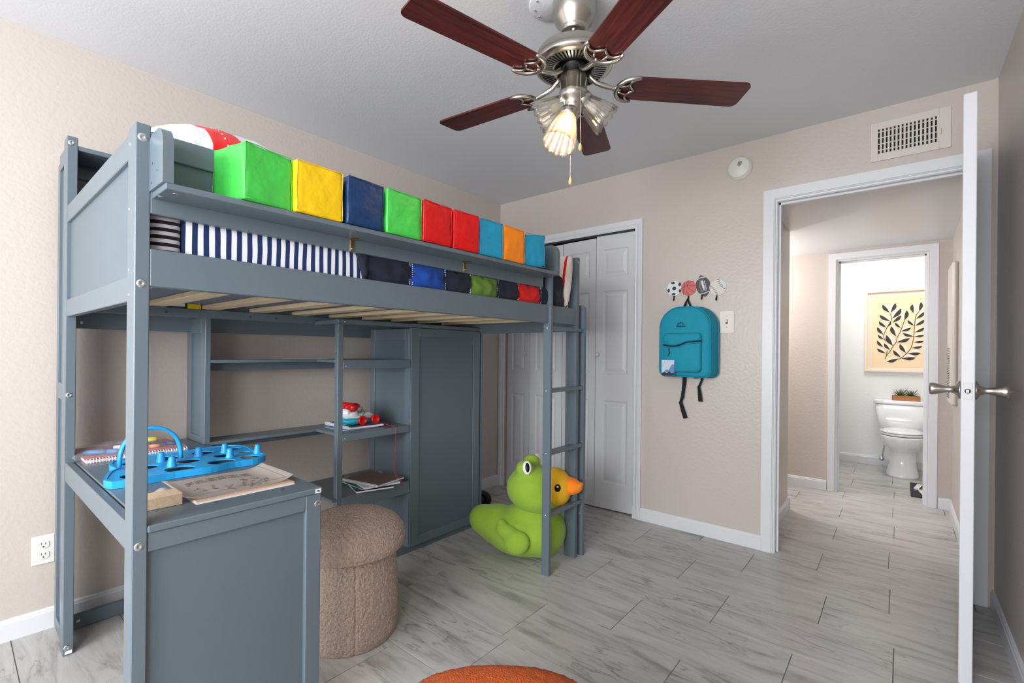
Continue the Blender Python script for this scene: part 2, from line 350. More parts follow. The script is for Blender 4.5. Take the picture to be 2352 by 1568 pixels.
# closet bifold leaves, moulded panels
def leaf(parent, xa, ya, xb, yb, z0, z1, pans, knob=None):
    A = Vector((xa, ya, 0)); D = Vector((xb-xa, yb-ya, 0)); W_ = D.length; D.normalize(); Nn = Vector((D.y, -D.x, 0)); th = .032
    def P3(u, z, d): return A+D*u+Nn*d+Vector((0, 0, z))
    bm = bmnew(); u0_, u1_ = .055, W_-.055
    us = [0, u0_, u1_, W_]; zs = [z0]+[v for p in sorted(pans) for v in p]+[z1]
    g = [[bm.verts.new(P3(u, z, 0)) for u in us] for z in zs]
    for j in range(len(zs)-1):
        for i in range(3):
            if i == 1 and j % 2 == 1:
                loops = [(0, 0), (.010, -.007), (.018, -.007), (.040, -.001)]
                prev = [g[j][1], g[j][2], g[j+1][2], g[j+1][1]]
                for ins, dep in loops[1:]:
                    cur = [bm.verts.new(P3(u, z, dep)) for u, z in ((u0_+ins, zs[j]+ins), (u1_-ins, zs[j]+ins), (u1_-ins, zs[j+1]-ins), (u0_+ins, zs[j+1]-ins))]
                    for k in range(4): bm.faces.new((prev[k], prev[(k+1) % 4], cur[(k+1) % 4], cur[k]))
                    prev = cur
                bm.faces.new(prev)
            else: bm.faces.new((g[j][i], g[j][i+1], g[j+1][i+1], g[j+1][i]))
    # sides and back
    bk = [bm.verts.new(P3(u, z, -th)) for u, z in ((0, z0), (W_, z0), (W_, z1), (0, z1))]
    fr = [bm.verts.new(P3(u, z, 0)) for u, z in ((0, z0), (W_, z0), (W_, z1), (0, z1))]
    bm.faces.new(bk[::-1])
    for k in range(4): bm.faces.new((fr[k], bk[k], bk[(k+1) % 4], fr[(k+1) % 4]))
    bmesh.ops.recalc_face_normals(bm, faces=bm.faces)
    lf = obj('door_leaf', bm, DOORW, parent)
    if knob is not None:
        bm = bmnew(); o = P3(knob, 1.143, 0); lathe(bm, [(.004, 0), (.006, .012), (.014, .018), (.016, .026), (.010, .032), (.0001, .033)], aim(o, Nn), 16); obj('knob', bm, DOORW, lf)
cl = setting('door_5', (.66, .02, 0))
PN = [(.20, .805), (1.0, 1.612), (1.716, 1.92)]
y_ = .030
leaf(cl, .070, y_, .330, y_-.022, .012, 2.020, PN, .225)
leaf(cl, .333, y_-.022, .636, y_, .012, 2.008, PN)
leaf(cl, .640, y_, .944, y_-.016, .010, 2.012, PN)
leaf(cl, .948, y_-.016, 1.254, y_, .010, 2.022, PN, .022)
bx('track', (.06, .012, 2.022), (1.262, .045, 2.034), P('dark_track', (60, 60, 62), .5), cl)
# bedroom door leaf, open against the right
dl = setting('door_6', (2.94, -.02, 0))
Ax = Vector((2.944, -.012, 0)); Bx = Vector((2.888, -.815, 0)); Dd = (Bx-Ax).normalized(); Nd = Vector((-Dd.y, Dd.x, 0))  # Nd points to +x side
ZT = 2.078
bm = bmnew(); prism(bm, [Ax-Nd*.018, Bx-Nd*.018, Bx+Nd*.018, Ax+Nd*.018], (0, 0, ZT-.012)); bmesh.ops.translate(bm, verts=bm.verts, vec=(0, 0, .012))
bmesh.ops.bevel(bm, geom=list(bm.edges), offset=.002, segments=1, affect='EDGES')
slab = obj('slab', bm, DOORW, dl)
kz = 1.037; kc = Bx-Dd*.062+Vector((0, 0, kz))
for s in (-1, 1):
    bm = bmnew(); lathe(bm, [(.0001, .0), (.032, .0), (.033, .004), (.030, .007), (.016, .014), (.011, .026), (.0105, .032), (.014, .048), (.021, .068), (.0225, .078), (.021, .084), (.018, .085), (.0001, .085)], aim(kc+Nd*s*.018, Nd*s), 32); kb = obj('door_knob', bm, NICKEL, slab)
    if s > 0:
        bm = bmnew(); lathe(bm, [(.005, .084), (.004, .089), (.0006, .096)], aim(kc+Nd*s*.018, Nd*s), 12); obj('thumb_turn', bm, NICKEL, slab)
bm = bmnew(); M = Matrix.Translation(Bx+Vector((0, 0, kz))) @ Matrix((Nd, Vector((0, 0, 1)), Dd)).transposed().to_4x4()
box(bm, (-.0125, -.029, 0), (.0125, .029, .0018), .004); bmesh.ops.transform(bm, verts=bm.verts, matrix=M); lp = obj('latch_plate', bm, P('painted_latch', (214, 214, 216), .4), slab)
bm = bmnew(); cyl(bm, M @ Vector((0, 0, .001)), M @ Vector((0, 0, .0035)), .0085, 20); obj('latch_hole', bm, BLACK, slab)
bm = bmnew(); box(bm, (-.006, -.006, .0025), (.004, .006, .009), .002); bmesh.ops.transform(bm, verts=bm.verts, matrix=M); obj('latch_bolt', bm, STEEL, slab)
for z in (.25, 1.05, 1.85):
    bm = bmnew(); cyl(bm, (2.952, -.02, z-.045), (2.952, -.02, z+.045), .006, 10); obj('hinge', bm, NICKEL, slab)

# ================================================================ FIXTURES
# ceiling blanking plate beside the fan
bm = bmnew(); lathe(bm, [(.082, 0), (.082, -.003), (.079, -.005), (.0001, -.006)], Matrix.Translation((1.702, -1.668, H)), 40)
pl = tag(obj('ceiling_plate', bm, CEIL), 'round painted blanking plate on ceiling beside the fan canopy', 'plate')
for a in (170, 205, 250):
    bm = bmnew(); ell(bm, (1.702+.062*cos(R(a)), -1.668+.062*sin(R(a)), H-.007), (.004, .004, .003), nu=8, nv=6); obj('screw', bm, STEEL, pl, local=False)
# supply vent above door
v = thing('air_vent', 'beige metal air vent with upright slots above the doorway', 'vent', (2.73, -.004, 2.265))
x0, x1, z0, z1 = 2.577, 2.886, 2.165, 2.365
hx0, hx1, hz0, hz1 = 2.607, 2.842, 2.203, 2.328
VB = P('vent_paint', (214, 206, 198), .4)
bm = bmnew()
for lo, hi in (((x0, -.008, z0), (hx0, 0, z1)), ((hx1, -.008, z0), (x1, 0, z1)), ((hx0, -.008, z0), (hx1, 0, hz0)), ((hx0, -.008, hz1), (hx1, 0, z1))): box(bm, lo, hi, .0012)
obj('face_plate', bm, VB, v)
bx('duct_backing', (hx0, -.0012, hz0), (hx1, -.0004, hz1), P('vent_dark', (22, 18, 16), .8), v, 0)
for i in range(15):
    cx = hx0+(i+.5)*(hx1-hx0)/15+.004
    bx('slat', (cx-.0045, -.0075, hz0), (cx+.0045, -.003, hz1), VB, v, .001)
for i in range(4):
    z = hz0+(i+.6)*(hz1-hz0)/4
    bx('louver', (hx0, -.003, z-.0025), (hx1, -.0015, z+.0025), VB, v, 0)
bx('lever', (2.846, -.016, 2.235), (2.850, -.008, 2.262), VB, v, .001)
# smoke detector
v = thing('smoke_detector', 'round white smoke detector high on the beige wall', 'detector', (1.942, -.001, 2.288))
bm = bmnew(); lathe(bm, [(.071, 0), (.071, .012), (.068, .014), (.062, .030), (.055, .036), (.0001, .038)], aim((1.942, 0, 2.288), (0, -1, 0)), 48); cs = obj('housing', bm, P('detector_plastic', (226, 222, 216), .4), v)
for i in range(5):
    for j in range(3):
        if (i, j) in ((0, 0), (0, 2)): continue
        bx('grille_slot', (1.935+j*.008+i*.001, -.0400, 2.291+i*.006), (1.941+j*.008+i*.001, -.0368, 2.294+i*.006), P('slot_dark', (90, 86, 80), .6), v, 0)
bm = bmnew(); lathe(bm, [(.009, 0), (.009, .002), (.0001, .002)], aim((1.968, -.0345, 2.272), (0, -1, 0)), 16); obj('test_button', bm, P('detector_plastic', (0, 0, 0)), v)
# light switch
v = thing('light_switch', 'ivory toggle light switch plate beside the backpack', 'switch', (1.874, 0, 1.355))
bx('cover_plate', (1.832, -.006, 1.286), (1.918, 0, 1.424), P('ivory_plastic', (224, 216, 206), .35), v, .003)
bx('toggle', (1.870, -.017, 1.352), (1.880, -.005, 1.368), P('ivory_plastic', (0, 0, 0)), v, .002)
bx('toggle_slot', (1.868, -.0066, 1.342), (1.882, -.0058, 1.370), P('slot_dark', (0, 0, 0)), v, 0)
for z in (1.39, 1.322): 
    bm = bmnew(); lathe(bm, [(.0028, 0), (.0022, .0012), (.0001, .0014)], aim((1.875, -.006, z), (0, -1, 0)), 10); obj('screw', bm, STEEL, v)
# outlet, left wall
v = thing('power_outlet', 'white duplex power outlet low on the left wall', 'outlet', (0, -2.83, .328))
bx('cover_plate', (0, -2.865, .269), (.006, -2.795, .387), P('white_plastic', (228, 226, 222), .35), v, .003)
for z in (.349, .307):
    bm = bmnew(); rr = []
    for dx in (.005, .0085):
        rr.append([Vector((dx, -2.83+.0165*max(-.8, min(.8, cos(2*PI*k/24)))/.8, z+.0155*sin(2*PI*k/24))) for k in range(24)])
    loft(bm, rr); rc = obj('receptacle', bm, P('white_plastic', (0, 0, 0)), v)
    for dy, hh in ((-.006, .0045), (.006, .0038)): bx('slot', (.0084, -2.83+dy-.0009, z+.001), (.0090, -2.83+dy+.0009, z+.001+hh*2), BLACK, rc, 0)
    bx('slot', (.0084, -2.8325, z-.010), (.0090, -2.8275, z-.005), BLACK, rc, 0)
# return grille in the hall
v = thing('return_grille', 'tall beige perforated return air grille on the hall side wall', 'vent', (2.98, 1.43, 1.3))
bm = bmnew(); poly = [(2.966, 1.24, .80), (3.0, 1.24, .80), (3.0, 1.66, .80), (2.972, 1.66, .80)]
prism(bm, [(2.968, 1.24, .82), (2.968, 1.64, .82), (2.968, 1.64, 1.80), (2.968, 1.24, 1.80)], (.032, 0, 0)); bmesh.ops.bevel(bm, geom=list(bm.edges), offset=.012, segments=1, affect='EDGES'); obj('cover', bm, VB, v)
bm = bmnew()
for i in range(30):
    for j in range(8):
        y = 1.40+j*.026; z = .86+i*.012; box(bm, (2.9665, y, z), (2.9685, y+.016, z+.006))
o_ = obj('perforations', bm, P('slot_dark', (0, 0, 0)), v, kind='stuff')

# ---------------------------------------------------------------- ceiling fan
FC = Vector((1.791, -1.65, 0))
fan = thing('ceiling_fan', 'five blade cherry wood and nickel ceiling fan with three glass shades', 'ceiling fan', (FC.x, FC.y, H))
def lf(name, prof, mt, n=48, label=None, par=None):
    bm = bmnew(); lathe(bm, prof, Matrix.Translation(FC), n); return obj(name, bm, mt, par or fan, label)
lf('canopy', [(.076, H), (.078, 2.415), (.077, 2.385), (.068, 2.350), (.050, 2.328), (.049, 2.322), (.046, 2.312), (.044, 2.308), (.022, 2.306), (.021, 2.312)], NICKEL)
lf('canopy_hole', [(.0215, 2.311), (.0001, 2.311)], BLACK)
lf('downrod', [(.011, 2.34), (.011, 2.235)], NICKEL, 16)
mo = lf('motor_housing', [(.02, 2.243), (.095, 2.243), (.118, 2.240), (.130, 2.233), (.134, 2.224), (.134, 2.206), (.139, 2.202), (.141, 2.194), (.139, 2.186), (.128, 2.180), (.122, 2.178)], NICKEL)
lf('motor_core', [(.121, 2.183), (.060, 2.183), (.060, 2.20), (.0001, 2.2)], DARK, par=mo)
bm = bmnew(); lathe(bm, [(.122, 2.178), (.116, 2.177)], Matrix.Translation(FC), 48); lathe(bm, [(.078, 2.176), (.068, 2.176), (.066, 2.182)], Matrix.Translation(FC), 48)
for k in range(54):
    a = 2*PI*k/54; d = Vector((cos(a), sin(a), 0)); p_ = Vector((-sin(a), cos(a), 0))*.0024
    z = Vector((0, 0, 2.1765)); A_ = FC+d*.077+z; B_ = FC+d*.117+z
    bm.faces.new([bm.verts.new(q) for q in (A_-p_, B_-p_*1.6, B_+p_*1.6, A_+p_)])
obj('vent_ring', bm, NICKEL, mo, 'slotted brushed nickel vent ring')
lf('rotor', [(.050, 2.2), (.050, 2.172), (.040, 2.168), (.040, 2.150), (.0001, 2.150)], DARK)
sh = lf('switch_housing', [(.0001, 2.156), (.046, 2.156), (.049, 2.150), (.049, 2.098), (.052, 2.094), (.052, 2.078), (.046, 2.066), (.036, 2.060), (.036, 2.045), (.030, 2.022), (.022, 2.008), (.0001, 2.004)], NICKEL)
# blades
def flat_outline(bm, pts, z0, z1):
    prism(bm, [(x, y, z0) for x, y in pts], (0, 0, z1-z0))
def blade_outline():
    pts = []; L0, L1 = 0, 1
    def arc(cx, cy, r, a0, a1, n=6): return [(cx+r*cos(R(a0+(a1-a0)*i/n)), cy+r*sin(R(a0+(a1-a0)*i/n))) for i in range(n+1)]
    return arc
arc = blade_outline()
spec = [(45.1, .650, 2), (111.3, .612, 0), (186.3, .600, 0), (257.1, .648, 0), (329.0, .66, 0)]
for ang, Lr, dz in spec:
    r0_ = .168
    pts = arc(r0_+.05, .012, .048, 180, 90, 8)+[(Lr-.035, .066)]+arc(Lr-.028, .040, .026, 90, 15, 5)+arc(Lr-.012-.018, -.040, .026, -10, -90, 5)+[(r0_+.05, -.060)]+arc(r0_+.05, -.012, .048, 270, 180, 8)
    M = Matrix.Translation(FC+Vector((0, 0, 2.122))) @ Matrix.Rotation(R(ang), 4, 'Z') @ Matrix.Rotation(R(-6), 4, 'X')
    bm = bmnew(); flat_outline(bm, pts, .0, .006); b_ = obj('blade', bm, CHERRY, fan, local=True); b_.matrix_local = Matrix.Translation(-fan.location) @ M
    # decorative bracket in blade space
    bm = bmnew()
    mi_ = Matrix.Rotation(R(6), 4, 'X')
    tube(bm, [mi_ @ Vector(p) for p in ((.052, 0, .052), (.064, 0, .030), (.085, 0, .014), (.110, 0, .006))]+[Vector((.150, 0, -.003)), Vector((.175, 0, -.005))], [.010, .010, .009, .009, .008, .006], 10)
    def A2(cx, cy, r, a0, a1, rad, n=12): tube(bm, [(cx+r*cos(R(a0+(a1-a0)*i/n)), cy+r*sin(R(a0+(a1-a0)*i/n)), -.005) for i in range(n+1)], rad, 8)
    A2(.222, 0, .064, 82, 278, [.005]+[.0080]*11+[.005])
    for s in (1, -1):
        tube(bm, [(.222, s*.060, -.005), (.208, s*.052, -.005), (.200, s*.040, -.005), (.200, s*.026, -.005), (.209, s*.014, -.005), (.222, 0, -.005)], .0045, 8)
        tube(bm, [(.168, s*.014, -.005), (.184, s*.019, -.005), (.201, s*.026, -.005)], .0040, 8)
    o_ = obj('blade_bracket', bm, NICKEL, fan, local=True); o_.matrix_local = Matrix.Translation(-fan.location) @ M
# light kit
def shade_at(A_, B_, lit):
    A_ = Vector(A_); B_ = Vector(B_); d = (B_-A_).normalized(); Lh = (B_-A_).length; M = aim(A_, d)
    bm = bmnew(); tube(bm, [FC+Vector((0, 0, 2.05))+(A_-FC-Vector((0, 0, 2.05)))*.25, A_-d*.030, A_-d*.004], .011, 10)
    lathe(bm, [(.012, -.022), (.030, -.020), (.034, -.012), (.034, .012), (.031, .014)], M, 32); obj('shade_holder', bm, NICKEL, fan)
    n = 96; rings = []
    prof = [(.027, .0, 0), (.030, .010, .2), (.036, .030, .5), (.042, .055, .8), (.048, .080, 1), (.053, Lh-.004, 1), (.055, Lh+.006, 1)]
    def ring(r, z, f, off):
        out = []
        for k in range(n):
            a = 2*PI*k/n; rr = r+off+f*.0022*abs(sin(6*a))*1.6; zz = z+(.008*abs(sin(6*a)) if z > Lh-.001 else 0)
            out.append(M @ Vector((rr*cos(a), rr*sin(a), zz)))
        return out
    for r, z, f in prof: rings.append(ring(r, z, f, 0))
    for r, z, f in prof[::-1]: rings.append(ring(r, z, f, -.0022))
    bm = bmnew(); loft(bm, rings, False); obj('glass_shade', bm, GLASSM, fan, 'fluted clear glass shade')
    bm = bmnew(); lathe(bm, [(.010, .0), (.012, .012), (.017, .028), (.019, .040), (.016, .052), (.009, .060), (.0001, .062)], M, 20)
    if lit:
        bb = P('lit_bulb', (255, 214, 150), .4, emit=((255, 205, 140), 20.0))
        obj('bulb', bm, bb, fan, 'lit warm bulb'); point('fan_bulb_light', A_+d*.07, 2.0, (1, .70, .40), .02).parent = None
    else: obj('bulb', bm, P('frosted_bulb', (226, 222, 212), .3, trans=.5), fan)
shade_at((1.757, -1.646, 2.075), (1.672, -1.690, 2.030), False)
shade_at((1.818, -1.622, 2.070), (1.876, -1.572, 2.005), False)
shade_at((1.796, -1.688, 1.998), (1.793, -1.740, 1.885), True)
def chain(p0, p1, mt, nm):
    p0 = Vector(p0); p1 = Vector(p1); bm = bmnew(); n = int((p0-p1).length/.0042)
    cyl(bm, p0, p1, .0007, 5)
    for i in range(n):
        q = p0+(p1-p0)*((i+.5)/n); bmesh.ops.create_icosphere(bm, subdivisions=1, radius=.0015, matrix=Matrix.Translation(q))
    c_ = obj('pull_chain', bm, NICKEL, fan)
    bm = bmnew(); lathe(bm, [(.0015, 0), (.004, -.004), (.0065, -.014), (.0062, -.020), (.0045, -.026), (.0001, -.028)], Matrix.Translation(p1), 14, False); obj('wooden_pull', bm, P('pull_wood', (222, 178, 120), .4), c_)
chain((1.836, -1.672, 2.142), (1.836, -1.672, 1.893), NICKEL, '')
chain((1.793, -1.668, 2.005), (1.793, -1.668, 1.785), NICKEL, '')
# hall lamp (left arm of the hall) and bathroom lamp
v = thing('hall_lamp', 'white dome ceiling lamp in the hall left of the doorway', 'lamp', (1.35, 1.35, 2.05))
bm = bmnew(); lathe(bm, [(.11, 2.055), (.11, 2.035), (.10, 2.005), (.06, 1.985), (.0001, 1.98)], Matrix.Translation((1.35, 1.35, 0)), 32); obj('dome', bm, P('lamp_dome', (255, 250, 240), .4, emit=((255, 248, 238), 6)), v)
point('hall_lamp_light', (1.35, 1.35, 1.83), 34, (1, .99, .98), .06)
v = thing('bathroom_lamp', 'flush white square ceiling lamp in the bathroom', 'lamp', (2.55, 2.35, 2.42))
bm = bmnew(); box(bm, (2.35, 2.15, 2.41), (2.75, 2.55, 2.44), .006); obj('panel', bm, P('lamp_panel', (255, 255, 255), .4, emit=((255, 255, 252), 5)), v)

# ================================================================ FURNITURE
def bolt(p, n, r, par):
    bm = bmnew(); lathe(bm, [(r*1.08, -.0004), (r*1.05, .0004), (r*.92, .0006), (r*.88, .0010), (r*.3, .0011), (r*.26, .0005), (.0001, .0005)], aim(p, n), 20); return obj('bolt', bm, STEEL, par)
def frame_y(name, x0, x1, z0, z1, y0, y1, sw, top, botm, par, inset=.007, mt=GREY):
    """panelled board in an xz plane between y0 (near) and y1"""
    o = bx(name, (x0, y0+inset, z0), (x1, y1, z1), GREYI, par, .0005)
    for lo, hi in (((x0, y0, z0), (x0+sw, y0+inset+.002, z1)), ((x1-sw, y0, z0), (x1, y0+inset+.002, z1)), ((x0+sw, y0, z1-top), (x1-sw, y0+inset+.002, z1)), ((x0+sw, y0, z0), (x1-sw, y0+inset+.002, z0+botm))):
        bx('stile' if lo[0] == x0 and hi[0] == x0+sw or lo[0] == x1-sw else 'rail', lo, hi, mt, o, .001)
    return o
def frame_x(name, x0, x1, y0, y1, z0, z1, sw, top, botm, par, inset=.007):
    """panelled board in a yz plane, face at x1"""
    o = bx(name, (x0, y0, z0), (x1-inset, y1, z1), GREYI, par, .0005)
    for n_, lo, hi in (('stile', (x1-inset-.002, y0, z0), (x1, y0+sw, z1)), ('stile', (x1-inset-.002, y1-sw, z0), (x1, y1, z1)), ('rail', (x1-inset-.002, y0+sw, z1-top), (x1, y1-sw, z1)), ('rail', (x1-inset-.002, y0+sw, z0), (x1, y1-sw, z0+botm))):
        bx(n_, lo, hi, GREY, o, .001)
    return o
YN, YE = -2.805, -.80
bed = thing('loft_bed', 'tall grey blue painted wooden loft bed with a ladder and front shelf', 'bed', (.80, -1.80, 0))
def post(x0, x1, y0, y1, h, nm='post'):
    bm = bmnew(); c = .009
    prism(bm, [(x0, y0, 0), (x1, y0, 0), (x1, y0, h), (x0+c, y0, h), (x0, y0, h-c*1.6)], (0, y1-y0, 0)); bmesh.ops.bevel(bm, geom=list(bm.edges), offset=.002, segments=1, affect='EDGES')
    return obj(nm, bm, GREY, bed)
post(1.232, 1.303, YN, YN+.030, 1.700); post(.232, .303, YN, YN+.030, 1.953)
post(1.232, 1.303, YE-.03, YE, 1.692); post(.232, .303, YE-.03, YE, 1.953)
for z in (1.666, 1.315, .682): bolt((1.303, YN+.014, z), (1, 0, 0), .0095, bed)
for z in (1.929, .980, .030): bolt((.303, YN+.012, z), (1, 0, 0), .0095, bed)
for z in (1.66, 1.50, 1.35, 1.29): bolt((1.247, YN, z), (0, -1, 0), .0045, bed)
for z in (1.665,): bolt((1.303, YE-.018, z), (1, 0, 0), .006, bed)
bx('label_sticker', (.3032, YN+.006, .006), (.3036, YN+.026, .018), WPAPER, bed, 0)
# rear end frames with a channel panel, slightly deeper than the posts
for y0 in (YN+.004,):
    o = bx('rear_side_frame', (.05, y0+.008, .02), (.232, y0+.022, 1.93), GREYI, bed)
    bx('stile', (.05, y0, .02), (.090, y0+.024, 1.90), GREY, o); bx('stile', (.196, y0, .02), (.232, y0+.024, 1.93), GREY, o)
    for z in ((.02, .07), (.955, 1.02), (1.87, 1.93)): bx('rail', (.09, y0, z[0]), (.196, y0+.02, z[1]), GREY, o)
bx('rear_side_frame', (.05, YE-.026, .02), (.232, YE-.004, 1.93), GREYI, bed)
# end panels
for y0, y1 in ((YN+.002, YN+.026), (YE-.028, YE-.004)):
    o = bx('end_panel', (.303, y0+.010, 1.33), (1.232, y1-.004, 1.635), GREYI, bed)
    bx('bottom_rail', (.303, y0, 1.275), (1.232, y1, 1.338), GREY, bed, .002); bx('top_rail', (.303, y0, 1.628), (1.232, y1, 1.690), GREY, bed, .002)
# side rails, ledges, slats
bx('side_rail', (1.281, YN+.030, 1.310), (1.303, YE-.030, 1.402), GREY, bed, .002)
bx('side_rail', (.281, YN+.030, 1.300), (.303, YE-.030, 1.402), GREY, bed, .002)
bx('slat_ledge', (.303, YN+.030, 1.295), (.330, YE-.030, 1.333), GREY, bed, .002)
bx('slat_ledge', (1.256, YN+.030, 1.312), (1.281, YE-.030, 1.333), GREY, bed, .002)
for y in (-2.50, -2.17, -2.05, -1.84):
    bm = bmnew(); cyl(bm, (.3302, y, 1.312), (.3306, y, 1.312), .0045, 10); obj('screw_hole', bm, P('hole_brown', (96, 62, 40), .8), bed)
for k in range(10):
    y = -2.775+k*.203
    bx('slat', (.306, y, 1.334), (1.278, y+.068, 1.352), PINE, bed, .002)
# front guard rail
bx('guard_top_rail', (1.283, YN+.030, 1.627), (1.303, -1.150, 1.687), GREY, bed, .002)
bx('guard_panel', (1.285, YN+.030, 1.545), (1.295, -1.150, 1.630), GREYI, bed, 0)
bx('guard_bottom_rail', (1.283, YN+.030, 1.487), (1.303, -1.150, 1.548), GREY, bed, .002)
# rear guard with top shelf
bx('rear_guard_panel', (.088, YN+.03, 1.40), (.100, YE-.03, 1.907), GREYI, bed)
bx('rear_guard_rail', (.100, YN+.03, 1.850), (.112, YE-.03, 1.895), GREY, bed)
bx('rear_guard_rail', (.100, YN+.03, 1.40), (.112, YE-.03, 1.46), GREY, bed)
bx('rear_top_shelf', (.088, YN+.03, 1.907), (.300, YE-.03, 1.924), GREY, bed, .002)
bx('rear_lower_board', (.088, YN+.03, 1.238), (.106, YE-.03, 1.345), GREY, bed, .002)
bx('rear_floor_board', (.088, YN+.03, .002), (.106, YE-.03, .060), GREY, bed, .002)
bolt((.106, -2.735, 1.262), (1, 0, 0), .006, bed); bolt((.106, -2.735, .032), (1, 0, 0), .006, bed)
# front shelf
def shz(y): return (y+2.772)*.006
bm = bmnew(); box(bm, (1.303, -2.772, 1.524), (1.415, -1.168, 1.539), .0015)
for v_ in bm.verts: v_.co.z += shz(v_.co.y)
fs = obj('front_shelf', bm, GREY, bed)
for y0, y1, zt in ((-2.778, -2.757, 1.672), (-1.189, -1.168, 1.686)):
    zb = 1.539+shz(y0); pts = [(1.304, y0, zb), (1.415, y0, zb), (1.415, y0, zt-.045)]+[(1.415-.045*(1-cos(R(a))), y0, zt-.045+.045*sin(R(a))) for a in range(15, 91, 15)]+[(1.318, y0, zt), (1.304, y0, zt-.012)]
    bm = bmnew(); prism(bm, pts, (0, y1-y0, 0)); e_ = obj('shelf_end', bm, GREY, fs)
    if y0 < -2:
        for (xx, zz) in ((1.33, 1.60), (1.37, 1.575), (1.325, 1.555)):
            bm = bmnew(); cyl(bm, (xx, y0-.0004, zz), (xx, y0+.001, zz), .003, 8); obj('screw_hole', bm, P('hole_dark', (60, 66, 72), .7), fs)
    else:
        for (xx, zz) in ((1.34, 1.575), (1.385, 1.578)):
            bm = bmnew(); cyl(bm, (xx, y0-.0004, zz), (xx, y0+.001, zz), .003, 8); obj('screw_hole', bm, P('hole_dark', (0, 0, 0)), fs)
for xx, yy in ((1.385, -2.745), (1.335, -2.762), (1.33, -1.20), (1.385, -1.186)): bolt((xx, yy, 1.5235+shz(yy)), (0, 0, -1), .0065, fs)
for y in (-2.232, -1.712):
    zb = 1.523+shz(y)
    bx('bracket', (1.303, y-.008, zb-.040), (1.3055, y+.008, zb), BRASS, bed, .001); bx('bracket', (1.303, y-.008, zb-.0025), (1.332, y+.008, zb), BRASS, bed, .001)
    bolt((1.3055, y, zb-.030), (1, 0, 0), .0035, bed)
# ladder
lad = bx('ladder', (1.270, -1.101, .0), (1.317, -1.080, 1.556), GREY, bed, .002)
pts = [(1.268, -.768, 0), (1.317, -.768, 0), (1.317, -.768, 1.405)]+[(1.317-.022*(1-cos(R(a))), -.768, 1.405+.022*sin(R(a))) for a in (20, 45, 70, 90)]+[(1.268, -.768, 1.427)]
bm = bmnew(); prism(bm, pts, (0, .022, 0)); obj('ladder_rail', bm, GREY, lad)
for z in (1.283, .957, .632, .310):
    bx('rung', (1.272, -1.080, z-.010), (1.314, -.768, z+.010), GREY, lad, .002); bolt((1.292, -1.101, z), (0, -1, 0), .0055, lad)
bolt((1.292, -.768, .235), (0, -1, 0), .0055, lad)
bm = bmnew(); cyl(bm, (1.283, -.7684, 1.408), (1.283, -.767, 1.408), .003, 8); obj('screw_hole', bm, P('hole_dark', (0, 0, 0)), lad)

# desk
desk = thing('desk', 'grey painted desk under the near end of the loft bed with a panelled side', 'desk', (.80, -2.56, 0))
bx('desktop', (.055, -2.775, .709), (1.306, -2.328, .727), GREY, desk, .003)
bx('apron', (.303, -2.803, .658), (1.232, -2.780, .727), GREY, desk, .002)
bx('side_panel', (1.275, -2.774, .05), (1.289, -2.37, .70), GREYI, desk, 0)
bx('rail', (1.280, -2.774, .662), (1.300, -2.380, .709), GREY, desk, .002); bx('rail', (1.280, -2.774, .03), (1.300, -2.380, .09), GREY, desk, .002)
bx('stile', (1.262, -2.380, 0), (1.302, -2.330, .709), GREY, desk, .003)
bx('leg', (.06, -2.372, 0), (.10, -2.330, .709), GREY, desk, .002)
bolt((1.302, -2.341, .676), (1, 0, 0), .0105, desk)
for x, y in ((1.22, -2.60), (1.10, -2.345), (1.235, -2.42), (.36, -2.69), (.72, -2.755)):
    bm = bmnew(); lathe(bm, [(.007, .7271), (.006, .7278), (.0001, .7276)], Matrix.Translation((x, y, 0)), 12); obj('cam_cover', bm, STEEL, desk)
bx('label_sticker', (1.3063, -2.352, .711), (1.3067, -2.334, .724), WPAPER, desk, 0)
for i, h in enumerate((.006, .006, .004)): bx('sticker_print', (1.3066, -2.348+i*.0045, .7145), (1.3069, -2.3465+i*.0045+.001, .7145+h), BLACK, desk, 0)
# bookcase
bc = thing('bookcase', 'grey open bookcase with stepped shelves against the left wall under the bed', 'bookcase', (.32, -1.86, 0))
frame_y('upright_panel', .056, .303, .728, 1.300, -2.347, -2.325, .055, .07, .03, bc)
bx('upright_post', (.528, -1.850, 0), (.560, -1.820, 1.290), GREY, bc, .002)
for z in (1.14, 1.076, 1.02): 
    bm = bmnew(); cyl(bm, (.542, -1.8505, z), (.542, -1.8495, z), .003, 8); obj('shelf_pin', bm, STEEL if z == 1.076 else DARK, bc)
bx('top_rail', (.528, -1.850, 1.291), (.560, -.802, 1.313), GREY, bc, .002); bx('top_rail', (.303, -1.848, 1.291), (.528, -1.826, 1.311), GREY, bc, .002)
for p in ((.560, -1.812, 1.302), (.560, -1.388, 1.28), (.560, -.822, 1.300), (.560, -.830, 1.300)): bolt(p, (1, 0, 0), .0055, bc)
def lshelf(z, th, fz, nm):
    bm = bmnew(); prism(bm, [(.165, -2.325, z-th), (.302, -2.325, z-th), (.302, -1.822, z-th), (.560, -1.822, z-th), (.560, -1.402, z-th), (.165, -1.402, z-th)], (0, 0, th)); s_ = obj('shelf', bm, GREY, bc)
    bx('shelf_edge', (.545, -1.820, fz), (.561, -1.402, z-.002), GREY, s_, .0015); bx('rear_batten', (.165, -2.325, z-.055), (.180, -1.402, z-th), GREYI, s_)
    bolt((.561, -1.805, fz+.015), (1, 0, 0), .0045, s_)
lshelf(1.108, .013, 1.063, ''); lshelf(.735, .013, .698, '')
s_ = bx('shelf', (.165, -1.875, .405), (.560, -1.402, .420), GREY, bc, .002); bx('shelf_edge', (.545, -1.820, .352), (.561, -1.402, .418), GREY, s_, .0015)
bx('plinth', (.520, -1.85, .0), (.540, -1.402, .034), GREYI, bc)
